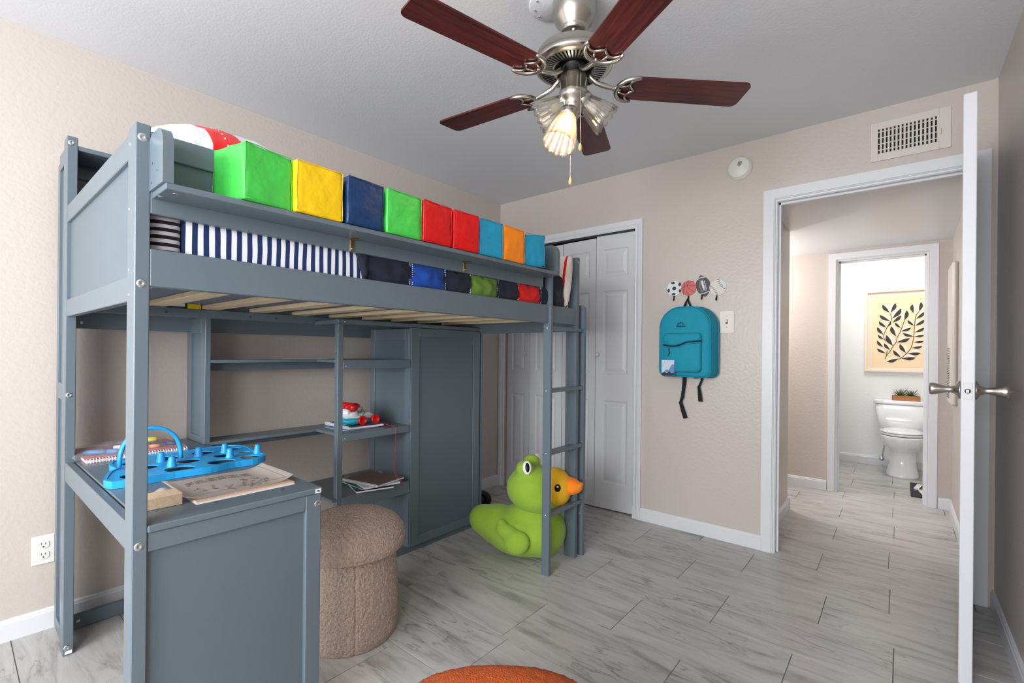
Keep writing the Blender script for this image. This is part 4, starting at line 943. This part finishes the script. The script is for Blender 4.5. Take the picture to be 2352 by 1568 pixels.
# football
x, z = 1.728, 1.590; t_ = thing('wall_hook', 'brown american football wall hook with white laces', 'hook', (x, -.001, z), hk)
fo = [(1300, 175), (1420, 230), (1530, 330), (1585, 440), (1560, 560), (1570, 690), (1520, 790), (1450, 860), (1330, 810), (1230, 700), (1175, 560), (1165, 420), (1200, 310)]
def fcv(pts): return [(x+(a-1370)/13.84*.00283, z-(b-520)/13.84*.00283) for a, b in pts]
bm = bmnew(); prism(bm, [(a, -.001, b) for a, b in smooth(fcv(fo+[fo[0]]))[:-1]], (0, -.004, 0)); bd = obj('ball_plate', bm, P('football_brown', (78, 70, 72), .5), t_); hook(t_, x-.003, z-.058)
WP = P('print_white', (236, 236, 238), .5)
for s in ([(1200, 320), (1290, 262), (1450, 246)], [(1285, 775), (1420, 755), (1575, 690)]): line(smooth(fcv(s)), .0024, WP, bd, -.0052)
line(smooth(fcv([(1340, 360), (1370, 500), (1410, 640)])), .0058, WP, bd, -.0052)
for k in range(7):
    a, b = 1330+k*13, 400+k*38; line(fcv([(a-25, b), (a+95, b-10)]), .0014, WP, bd, -.0056)
line(fcv([(1285, 340), (1290, 500), (1280, 540), (1360, 710), (1410, 660), (1475, 670), (1465, 470), (1440, 440), (1405, 330), (1370, 325), (1340, 350), (1285, 340)]), .0007, WP, bd, -.0052)
# baseball
x, z = 1.822, 1.573; t_ = thing('wall_hook', 'cream baseball wall hook, last of the four ball hooks', 'hook', (x, -.001, z), hk)
bm = bmnew(); disc(bm, x, z, .050); bd = obj('ball_plate', bm, P('ball_cream', (214, 208, 200), .45), t_); hook(t_, x-.008, z-.053)
pts = [(x+.0495*cos(R(a)), z+.0495*sin(R(a))) for a in range(80, -26, -7)]+[(x+.040, z-.013), (x+.022, z+.014), (x+.004, z+.040)]
bm = bmnew(); flatpoly(bm, pts, -.0052); obj('pale_patch', bm, P('ball_pale_blue', (204, 212, 222), .45), bd)
def bcv(a, b): return (x+(a-1860)/13.84*.00283, z-(b-560)/13.84*.00283)
for a, b in ((1615, 500), (1650, 530), (1700, 570), (1738, 615), (1768, 665), (1795, 715), (1815, 765)): line([bcv(a-20, b-15), bcv(a, b+12), bcv(a+40, b-15)], .0011, P('stitch_purple', (62, 52, 84), .5), bd, -.0055)
for a, b in ((1865, 315), (1880, 370), (1900, 425), (1935, 480), (1970, 525), (2015, 560), (2055, 600)): line([bcv(a-35, b+8), bcv(a+8, b+12), bcv(a+22, b-20)], .0011, P('stitch_purple', (0, 0, 0)), bd, -.0062)

# ================================================================ DESK THINGS
DZ = .727
def notebook(name, label, cat, cx, cy, z, a, w_, h_, th, cover, coil=None, group=None, pages=WPAPER):
    """w_ along local x, h_ along local y; coil '+x' or '-y' side"""
    t_ = thing(name, label, cat, (cx, cy, z), group, R(a))
    bm = bmnew(); box(bm, (-w_/2+.002, -h_/2+.002, .0012), (w_/2-.002, h_/2-.002, th-.0012)); obj('pages', bm, pages, t_, local=True)
    for z0 in (0, th-.001):
        bm = bmnew(); box(bm, (-w_/2, -h_/2, z0), (w_/2, h_/2, z0+.001)); obj('cover', bm, cover, t_, local=True)
    if coil:
        bm = bmnew(); n_ = int((h_ if coil == '+x' else w_)/.009); r_ = th/2+.0025
        for k in range(n_):
            s_ = -.5+(k+.5)/n_; c = Vector((w_/2-.001, s_*h_, th/2)) if coil == '+x' else Vector((s_*w_, -h_/2+.001, th/2))
            ax = Vector((0, 1, 0)) if coil == '+x' else Vector((1, 0, 0)); e1 = Vector((0, 0, 1)); e2 = ax.cross(e1)
            tube(bm, [c+(e1*sin(t)+e2*cos(t))*r_ for t in [2*PI*i/10 for i in range(11)]], .0014, 5, cap=False)
        obj('spiral_binding', bm, WPAPER, t_, 'white spiral binding', local=True, kind='stuff')
    return t_
RC = P('red_cover', (190, 66, 66), .5); 
notebook('spiral_notebook', 'red spiral notebook under a plastic bag at the back of the desk', 'notebook', .232, -2.595, DZ, 0, .300, .325, .014, RC, '+x')
# markers and the clear bag over them
mk = [('blue', (60, 132, 190), (.30, -2.70), 62, .012), ('white', (230, 232, 238), (.26, -2.60), 76, .013), ('orange', (236, 140, 96), (.29, -2.565), 84, .009), ('yellow', (232, 226, 60), (.20, -2.555), 80, .012), ('dark blue', (36, 74, 130), (.27, -2.50), 70, .010)]
for i, (cn, rgb, (mx_, my_), a, r_) in enumerate(mk):
    z = DZ+.014+r_*.8+.001+(.012 if i == 3 else 0); t_ = thing('marker', cn+' felt marker lying in the clear plastic bag', 'marker', (mx_, my_, z), 'markers in the plastic bag', R(a))
    r_ *= .75
    bm = bmnew(); tube(bm, [(-.055, 0, 0), (.02, 0, 0)], r_, 14); obj('barrel', bm, P('marker_'+cn.replace(' ', '_'), rgb, .4), t_, local=True)
    bm = bmnew(); tube(bm, [(.02, 0, 0), (.05, 0, 0), (.058, 0, 0)], [r_*1.06, r_*1.06, r_*.7], 14); obj('cap', bm, P('marker_'+cn.replace(' ', '_'), rgb, .4), t_, local=True)
PLAS = P('clear_plastic', (250, 248, 250), .12, trans=0, alpha=.20, spec=.8)
bm = bmnew(); grid(bm, lambda u, v_: Vector((.085+.30*u, -2.785+.36*v_, DZ+.0165+.034*(max(sin(PI*u), 0)*max(sin(PI*v_), 0))**.6+.004*noise.noise(Vector((u*9, v_*14, 0)))*min(1, 8*u*(1-u)))), 50, 60)
tag(obj('plastic_bag', bm, PLAS), 'clear crinkled plastic bag of markers on the red notebook', 'bag')
# blue plastic carry tray
SKY = P('sky_blue_plastic', (44, 164, 228), .35)
def plate(bm, outline, holes, z0, z1):
    es = []
    for lp in [outline]+holes:
        vs = [bm.verts.new((a, b, z0)) for a, b in lp]; es += [bm.edges.new((vs[i], vs[(i+1) % len(vs)])) for i in range(len(vs))]
    r = bmesh.ops.triangle_fill(bm, use_beauty=True, use_dissolve=False, edges=es); fs = [f for f in r['geom'] if isinstance(f, bmesh.types.BMFace)]
    x_ = bmesh.ops.extrude_face_region(bm, geom=fs); bmesh.ops.translate(bm, verts=[v_ for v_ in x_['geom'] if isinstance(v_, bmesh.types.BMVert)], vec=(0, 0, z1-z0)); bmesh.ops.recalc_face_normals(bm, faces=bm.faces)
tr = thing('carry_tray', 'sky blue plastic carry tray with round holes, pegs and an arched handle', 'tray', (.68, -2.52, DZ))
ol = smooth([(.855, -2.760), (.868, -2.70), (.855, -2.60), (.862, -2.50), (.845, -2.42), (.85, -2.345), (.80, -2.295), (.70, -2.295), (.60, -2.28), (.53, -2.30), (.50, -2.36), (.505, -2.50), (.495, -2.62), (.52, -2.70), (.60, -2.72), (.66, -2.715), (.70, -2.74), (.78, -2.765), (.82, -2.772), (.855, -2.760)], 4)[:-1]
hl = [(.805, -2.70, .036), (.81, -2.575, .044), (.80, -2.445, .044), (.795, -2.345, .034), (.70, -2.645, .034), (.70, -2.52, .036), (.695, -2.40, .036), (.60, -2.66, .032), (.59, -2.555, .036), (.585, -2.44, .036), (.59, -2.33, .032), (.69, -2.325, .020)]
bm = bmnew(); plate(bm, ol, [[(cx+r*cos(2*PI*k/24), cy+r*sin(2*PI*k/24)) for k in range(24)] for cx, cy, r in hl], DZ+.017, DZ+.021); obj('deck', bm, SKY, tr)
bm = bmnew(); rings = []
for a, b in ol+[ol[0]]: 
    d = (Vector((a, b, 0))-Vector((.68, -2.52, 0))).normalized()*.005; rings.append([Vector((a, b, DZ+.001))-d, Vector((a, b, DZ+.001))+d, Vector((a, b, DZ+.024))+d, Vector((a, b, DZ+.024))-d])
loft(bm, rings, False); shade(bm, False); obj('rim', bm, SKY, tr)
for cx, cy in ((.755, -2.585), (.752, -2.40), (.645, -2.59), (.640, -2.47), (.64, -2.38), (.75, -2.68), (.75, -2.30)):
    bm = bmnew(); lathe(bm, [(.015, DZ+.020), (.014, DZ+.026), (.010, DZ+.050), (.009, DZ+.055), (.0001, DZ+.056)], Matrix.Translation((cx, cy, 0)), 18); obj('peg', bm, SKY, tr)
bm = bmnew(); rings = []
for k in range(25):
    t = PI*k/24; c = Vector((.672, -2.625-.083*cos(t), DZ+.030+.115*sin(t)**.75)); rings.append([c+Vector((-.011, 0, .0)), c+Vector((.011, 0, 0)), c+Vector((.012, -.010*cos(t), .011*sin(t)+.001)), c+Vector((-.012, -.010*cos(t), .011*sin(t)+.001))])
loft(bm, rings, True); obj('handle', bm, SKY, tr)
# coloring sheets
sh_ = thing('coloring_sheet', 'cream coloring sheet with outline letters beside the blue tray', 'paper', (1.06, -2.50, DZ))
bm = bmnew(); box(bm, (.945, -2.64, DZ+.0005), (1.196, -2.365, DZ+.0045), 0); obj('backing_board', bm, P('tan_board', (206, 176, 152), .8), sh_)
def curl(u, v_): return DZ+.0065+.016*max(0, (u-.80)/.2)**2+.010*max(0, (.12-u)/.12)+.004*sin(5*u+3*v_)*.3+.002*(1-v_)
def SP(u, v_): return Vector((.935+.245*v_, -2.660+.300*u, curl(u, v_)))
bm = bmnew(); grid(bm, SP, 30, 12); bmesh.ops.solidify(bm, geom=bm.faces[:], thickness=.0006); obj('sheet', bm, P('cream_sheet', (224, 214, 206), .8), sh_)
bx('white_sheet', (1.0, -2.645, DZ+.0002), (1.212, -2.37, DZ+.0006), WPAPER, sh_, 0)
INKL = P('ink_grey', (104, 98, 94), .8)
def onsheet(x_, y_): # sheet coords: x_ along reading direction (y world), y_ up the page (toward -x)
    return SP(x_, 1-y_)+Vector((0, 0, .0012))
bm = bmnew()
cu = bpy.data.curves.new('letters', 'FONT'); cu.body = 'FREEZE'; cu.size = 1; tmp = bpy.data.objects.new('letters_tmp', cu); C.objects.link(tmp)
bpy.context.view_layer.update(); me = bpy.data.meshes.new_from_object(tmp.evaluated_get(bpy.context.evaluated_depsgraph_get())); bpy.data.objects.remove(tmp)
tb = bmesh.new(); tb.from_mesh(me); W_ = max(v_.co.x for v_ in tb.verts)
for e_ in tb.edges:
    if len(e_.link_faces) == 1:
        a, b = [v_.co for v_ in e_.verts]; A_ = onsheet(.14+.62*a.x/W_, .60+.20*a.y+.10*sin(3*a.x/W_)); B_ = onsheet(.14+.62*b.x/W_, .60+.20*b.y+.10*sin(3*b.x/W_))
        if (A_-B_).length > 1e-5: tube(bm, [A_, B_], .0005, 4, cap=False)
tb.free()
rnd = random.Random(3)
for k in range(26):
    cx, cy = rnd.uniform(.16, .80), rnd.uniform(.12, .50); pts = [onsheet(cx+rnd.uniform(-.03, .03)+.012*j, cy+rnd.uniform(-.06, .06)) for j in range(4)]; tube(bm, pts, .00045, 4, cap=False)
tube(bm, [onsheet(u, v_) for u, v_ in ((.05, .06), (.94, .06), (.94, .94), (.05, .94), (.05, .06))], .0004, 4)
obj('printed_outlines', bm, INKL, sh_, 'grey outline letters and doodles')
bm = bmnew(); box(bm, (1.110, -2.765, DZ+.0005), (1.176, -2.668, DZ+.032), .0012); tag(obj('wooden_block', bm, BLOCKW), 'pale wooden block at the desk edge beside the bed post', 'block')
bm = bmnew(); grid(bm, lambda u, v_: Vector((1.015+.075*v_, -2.76+.115*u, DZ+.001+.022*abs(sin(PI*u*2))**.8*(1-.4*u)+.002*noise.noise(Vector((u*5, v_*5, 0))))), 40, 6); bmesh.ops.solidify(bm, geom=bm.faces[:], thickness=.0007); tag(obj('curled_paper', bm, P('curled_paper', (232, 220, 206), .7), sm=True), 'curled white paper strip behind the wooden block', 'paper')

# ================================================================ SHELF THINGS
MZ = .735
notebook('spiral_notebook', 'blue covered booklet under the white notebook on the middle shelf', 'notebook', .385, -1.655, MZ, 6, .205, .21, .004, P('blue_cover', (40, 124, 168), .4))
notebook('spiral_notebook', 'white edged spiral notebook under the toy telephone', 'notebook', .350, -1.622, MZ+.0042, -3, .27, .205, .012, P('grey_print_cover', (126, 112, 130), .4, var=(30, .5)), '-y')
PZ = MZ+.0165
ph = thing('toy_telephone', 'white and teal toy telephone with red wheels and red handset on notebook', 'toy', (.40, -1.645, PZ))
side = [(-1.735, .008), (-1.555, .008), (-1.548, .03), (-1.735, .045)]
TP = P('teal_plastic', (36, 152, 178), .35); WPL = P('white_toy_plastic', (230, 232, 236), .35); RDP = P('red_toy_plastic', (214, 22, 26), .3)
bm = bmnew(); prism(bm, [(.325, y, PZ+z) for y, z in side], (.130, 0, 0)); bmesh.ops.bevel(bm, geom=bm.edges[:], offset=.006, segments=2, affect='EDGES'); obj('base', bm, TP, ph, sm=True)
bm = bmnew(); prism(bm, [(.328, y, PZ+z) for y, z in ((-1.735, .043), (-1.545, .030), (-1.548, .044), (-1.60, .068), (-1.640, .060), (-1.664, .060), (-1.668, .086), (-1.684, .092), (-1.692, .084), (-1.712, .086), (-1.722, .094), (-1.735, .088))], (.124, 0, 0)); bmesh.ops.bevel(bm, geom=bm.edges[:], offset=.004, segments=2, affect='EDGES'); obj('top_shell', bm, WPL, ph, sm=True)
bm = bmnew(); tube(bm, [(.31, -1.70, PZ+.090), (.325, -1.702, PZ+.106), (.36, -1.702, PZ+.112), (.42, -1.702, PZ+.112), (.455, -1.702, PZ+.106), (.470, -1.70, PZ+.088)], [.020, .019, .013, .013, .019, .021], 16); obj('handset', bm, RDP, ph)
bm = bmnew(); ell(bm, (.43, -1.690, PZ+.104), (.03, .048, .018)); obj('handset_grip', bm, RDP, ph)
bm = bmnew(); lathe(bm, [(.028, 0), (.028, .005), (.022, .008), (.0001, .008)], aim((.392, -1.585, PZ+.060), (0, .42, .9)), 24); obj('dial', bm, P('yellow_dial', (226, 186, 40), .35), ph)
for y, x_ in ((-1.644, .455), (-1.563, .455), (-1.644, .325), (-1.563, .325)):
    s = 1 if x_ > .4 else -1
    bm = bmnew(); lathe(bm, [(.0001, -.006), (.022, -.006), (.025, .0), (.025, .010), (.021, .014), (.018, .012), (.015, .008), (.0001, .007)], aim((x_, y, PZ+.0255), (s, 0, 0)), 28); obj('wheel', bm, RDP, ph)
bm = bmnew(); tube(bm, [Vector((.457, -1.655+.03*sin(k*.9)*.4+.002*k, PZ+.10-.0035*k)) for k in range(14)], .0022, 6); obj('curly_cord', bm, TP, ph)
bm = bmnew(); tube(bm, [Vector((p[0], p[1], p[2])) for p in [(.440, -1.537, .762), (.470, -1.527, .752), (.520, -1.515, .744), (.552, -1.508, .741), (.566, -1.505, .730), (.568, -1.504, .70), (.568, -1.505, .64), (.567, -1.508, .58), (.566, -1.512, .53), (.570, -1.513, .49), (.585, -1.508, .462), (.600, -1.500, .456), (.612, -1.492, .440), (.617, -1.488, .425)]], .0014, 6); obj('pull_cord', bm, RDP, ph, 'long red pull cord')
LZ = .420
nbs = [('white notebook at the bottom of the pile on the lowest shelf', .455, -1.60, -24, .27, .20, .010, P('purple_cover', (70, 48, 84), .35), None), ('teal edged notebook low in the pile on the lowest shelf', .430, -1.595, -8, .26, .205, .006, P('teal_cover', (30, 132, 120), .35), None), ('white notebook just under the brown one on the lowest shelf', .462, -1.575, -18, .27, .20, .009, P('white_cover', (210, 208, 222), .35), '-y')]
z = LZ
for lb, cx, cy, a, w_, h_, th, cv, coil in nbs:
    notebook('spiral_notebook', lb, 'notebook', cx, cy, z, a+6, w_, h_, th, cv, None, 'notebooks piled on the lowest shelf'); z += th+.0003
notebook('spiral_notebook', 'brown covered spiral notebook on top of the pile on the lowest shelf', 'notebook', .470, -1.578, z, 11-0, .262, .205, .010, P('brown_cover', (124, 100, 88), .5), '-y', 'notebooks piled on the lowest shelf')

# ================================================================ BATHROOM
TX = 2.722
tl = thing('toilet', 'white ceramic toilet with closed lid against the bathroom wall', 'toilet', (TX, 2.85, 0))
def sring(cx, cy, rx, ry, z, n=40, ex=.85): return [Vector((cx+rx*math.copysign(abs(cos(t))**ex, cos(t)), cy+ry*math.copysign(abs(sin(t))**ex, sin(t)), z)) for t in [2*PI*k/n for k in range(n)]]
bm = bmnew(); loft(bm, [sring(TX, 2.84, .128, .20, .0, ex=.8), sring(TX, 2.84, .122, .195, .02, ex=.8), sring(TX, 2.86, .104, .17, .10), sring(TX, 2.87, .098, .16, .20), sring(TX, 2.86, .100, .17, .235), sring(TX-.004, 2.83, .135, .205, .28), sring(TX-.004, 2.81, .160, .222, .33), sring(TX-.004, 2.81, .167, .225, .375), sring(TX-.004, 2.81, .165, .222, .392)]); obj('bowl', bm, CERAM, tl)
bm = bmnew(); loft(bm, [sring(TX-.004, 2.80, .166, .212, .397, ex=.95), sring(TX-.004, 2.80, .170, .216, .402, ex=.95), sring(TX-.004, 2.80, .170, .216, .412, ex=.95), sring(TX-.004, 2.80, .166, .212, .416, ex=.95)]); obj('seat', bm, CERAM, tl)
bm = bmnew(); loft(bm, [sring(TX-.004, 2.80, .166, .212, .419, ex=.95), sring(TX-.004, 2.80, .169, .215, .423, ex=.95), sring(TX-.004, 2.80, .167, .212, .432, ex=.95), sring(TX-.004, 2.80, .13, .18, .438, ex=.95)]); obj('lid', bm, CERAM, tl)
def rbox(cx, cy, hx, hy, z, r=.35, n=40): return sring(cx, cy, hx, hy, z, n, r)
bm = bmnew(); loft(bm, [rbox(TX-.006, 3.09, .16, .085, .385), rbox(TX-.006, 3.09, .178, .095, .40), rbox(TX-.006, 3.09, .19, .10, .48), rbox(TX-.006, 3.09, .217, .105, .662)]); obj('tank', bm, CERAM, tl)
bm = bmnew(); loft(bm, [rbox(TX-.006, 3.09, .224, .108, .664), rbox(TX-.006, 3.09, .228, .109, .672), rbox(TX-.006, 3.09, .228, .109, .695), rbox(TX-.006, 3.09, .222, .106, .705)]); obj('tank_lid', bm, CERAM, tl)
v = thing('water_valve', 'small chrome water supply valve low on the bathroom wall', 'valve', (2.555, 3.19, .08))
bm = bmnew(); tube(bm, [(2.555, 3.197, .085), (2.555, 3.14, .085)], .010, 12); lathe(bm, [(.024, 0), (.020, .008), (.011, .010)], aim((2.555, 3.198, .085), (0, -1, 0)), 20); ell(bm, (2.555, 3.13, .085), (.022, .014, .022)); obj('valve_body', bm, STEEL, v)
bm = bmnew(); tube(bm, [(2.560, 3.14, .095), (2.568, 3.13, .17), (2.58, 3.12, .25), (2.60, 3.10, .33), (2.61, 3.09, .385)], .005, 8); obj('supply_hose', bm, P('braided_hose', (200, 202, 206), .4, .6), v)
pb = thing('planter_box', 'low wooden planter box on top of the toilet tank', 'planter', (2.745, 3.07, .706))
for lo, hi in (((2.635, 3.020, .706), (2.855, 3.028, .752)), ((2.635, 3.112, .706), (2.855, 3.12, .752)), ((2.635, 3.028, .706), (2.643, 3.112, .752)), ((2.847, 3.028, .706), (2.855, 3.112, .752))): bx('side_board', lo, hi, BOXW, pb, .001)
bx('bottom_board', (2.643, 3.028, .706), (2.847, 3.112, .715), BOXW, pb, 0); bx('soil', (2.643, 3.028, .715), (2.847, 3.112, .742), P('potting_soil', (58, 44, 34), .95), pb, 0)
LG = P('succulent_green', (66, 96, 40), .5, var=(60, .25)); LT = P('succulent_tip', (128, 128, 64), .5)
for pi_, (px, lb) in enumerate(((2.703, 'spiky green air plant at the left end of the planter box'), (2.785, 'spiky green air plant at the right end of the planter box'))):
    pt = thing('air_plant', lb, 'plant', (px, 3.07, .742), 'air plants in the planter box'); rr_ = random.Random(pi_)
    for k in range(34):
        el_ = R(8+72*(k/34)); az = k*2.4; L_ = rr_.uniform(.075, .10)*(1 if k < 24 else .8)
        d = Vector((cos(az)*cos(el_), sin(az)*cos(el_)*.75, sin(el_))); bm = bmnew(); b0 = Vector((px, 3.07, .744)); bend = Vector((0, 0, .015))
        tube(bm, [b0, b0+d*L_*.35+bend*.2, b0+d*L_*.7+bend*.5, b0+d*L_+bend*.4], [.004, .0048, .0030, .0004], 5, flat=.5); obj('leaf', bm, LG if k % 5 else LT, pt)
# framed leaf print
fr = thing('framed_print', 'pale wood framed print of dark leafy stems above the toilet', 'picture', (2.76, 3.19, 1.41))
FW = P('pale_frame', (246, 228, 206), .5); X0, X1, Z0, Z1 = 2.405, 3.115, .985, 1.838; f_ = .022
for lo, hi in (((X0, 3.165, Z0), (X0+f_, 3.2, Z1)), ((X1-f_, 3.165, Z0), (X1, 3.2, Z1)), ((X0+f_, 3.165, Z0), (X1-f_, 3.2, Z0+f_)), ((X0+f_, 3.165, Z1-f_), (X1-f_, 3.2, Z1))): bx('frame_bar', lo, hi, FW, fr, .001)
bx('mat_board', (X0+f_, 3.190, Z0+f_), (X1-f_, 3.199, Z1-f_), P('mat_cream', (244, 226, 208), .8), fr, 0)
bx('print_sheet', (2.465, 3.1885, 1.035), (3.06, 3.1902, 1.775), P('print_tan', (248, 222, 182), .8), fr, 0)
ST_ = [[(2.575, 1.119), (2.587, 1.158), (2.592, 1.209)], [(2.581, 1.298), (2.568, 1.331), (2.563, 1.366), (2.587, 1.442), (2.617, 1.508), (2.626, 1.53), (2.616, 1.591)], [(2.587, 1.151), (2.621, 1.209), (2.641, 1.254), (2.665, 1.298), (2.672, 1.342), (2.698, 1.405), (2.722, 1.492), (2.727, 1.517)], [(2.686, 1.118), (2.71, 1.134), (2.748, 1.179), (2.781, 1.235), (2.797, 1.31), (2.804, 1.378), (2.807, 1.459), (2.817, 1.557), (2.84, 1.6)]]
LV = [(2.611, 1.598, 2.55, 1.69), (2.616, 1.597, 2.655, 1.7), (2.629, 1.536, 2.701, 1.641), (2.629, 1.495, 2.702, 1.572), (2.614, 1.512, 2.526, 1.582), (2.587, 1.445, 2.521, 1.515), (2.595, 1.452, 2.617, 1.508), (2.563, 1.369, 2.509, 1.454), (2.568, 1.318, 2.515, 1.373), (2.561, 1.238, 2.508, 1.312), (2.584, 1.177, 2.508, 1.228), (2.619, 1.209, 2.568, 1.283), (2.727, 1.511, 2.745, 1.62), (2.703, 1.436, 2.654, 1.498), (2.698, 1.405, 2.782, 1.441), (2.665, 1.349, 2.624, 1.46), (2.641, 1.251, 2.585, 1.369), (2.665, 1.292, 2.773, 1.335), (2.798, 1.583, 2.79, 1.68), (2.84, 1.6, 2.855, 1.698), (2.817, 1.526, 2.882, 1.598), (2.806, 1.459, 2.753, 1.519), (2.808, 1.458, 2.887, 1.521), (2.808, 1.39, 2.885, 1.441), (2.804, 1.35, 2.715, 1.386), (2.804, 1.35, 2.883, 1.364), (2.8, 1.294, 2.879, 1.303), (2.784, 1.235, 2.87, 1.251), (2.753, 1.179, 2.859, 1.183), (2.746, 1.179, 2.694, 1.276), (2.705, 1.128, 2.82, 1.136), (2.705, 1.134, 2.641, 1.212), (2.691, 1.128, 2.59, 1.091)]
PD = P('print_charcoal', (66, 58, 56), .8); PC = P('print_pale', (252, 238, 220), .8)
for s in ST_:
    bm = bmnew(); tube(bm, [(a, 3.188, b) for a, b in smooth(s)], .0028, 6, flat=1); o_ = obj('printed_stem', bm, PD, fr)
def pleaf(x0_, z0_, x1_, z1_, side_, wd_, mt, y):
    d = Vector((x1_-x0_, 0, z1_-z0_)); n_ = Vector((-d.z, 0, d.x))*side_; pts = []
    for k in range(9): t = k/8; pts.append(Vector((x0_, y, z0_))+d*t+n_*wd_*sin(PI*t**1.3)*.55)
    for k in range(7, 0, -1): t = k/8; pts.append(Vector((x0_, y, z0_))+d*t-n_*wd_*.35*sin(PI*t**1.3)*.5)
    bm = bmnew(); prism(bm, pts, (0, -.0006, 0)); return obj('printed_leaf', bm, mt, fr)
for a in LV:
    up_ = 1 if a[2] > a[0] else -1
    pleaf(*a, up_, .55, PC, 3.1882); pleaf(*a, -up_, .40, PD, 3.1874)
# bath mat
bmx = thing('bath_mat', 'black and white striped mat on the bathroom floor', 'mat', (3.05, 2.24, 0))
bm = bmnew(); box(bm, (2.775, 1.97, .0), (3.36, 2.50, .010), .006); obj('mat_base', bm, P('mat_charcoal', (52, 52, 56), .9, bump=(300, .6, .002)), bmx)
MW = P('mat_white', (226, 226, 226), .9)
for k in range(7):
    xx = 2.825+k*.075
    for (ya, yb, sk) in ((2.01, 2.215, .03), (2.255, 2.46, -.03)):
        bm = bmnew(); prism(bm, [(xx+sk, ya, .0101), (xx+.036+sk, ya, .0101), (xx+.036, yb, .0101), (xx, yb, .0101)], (0, 0, .001)); obj('white_stripe', bm, MW, bmx)
bx('center_stripe', (2.80, 2.225, .0101), (3.34, 2.245, .0112), MW, bmx, 0)
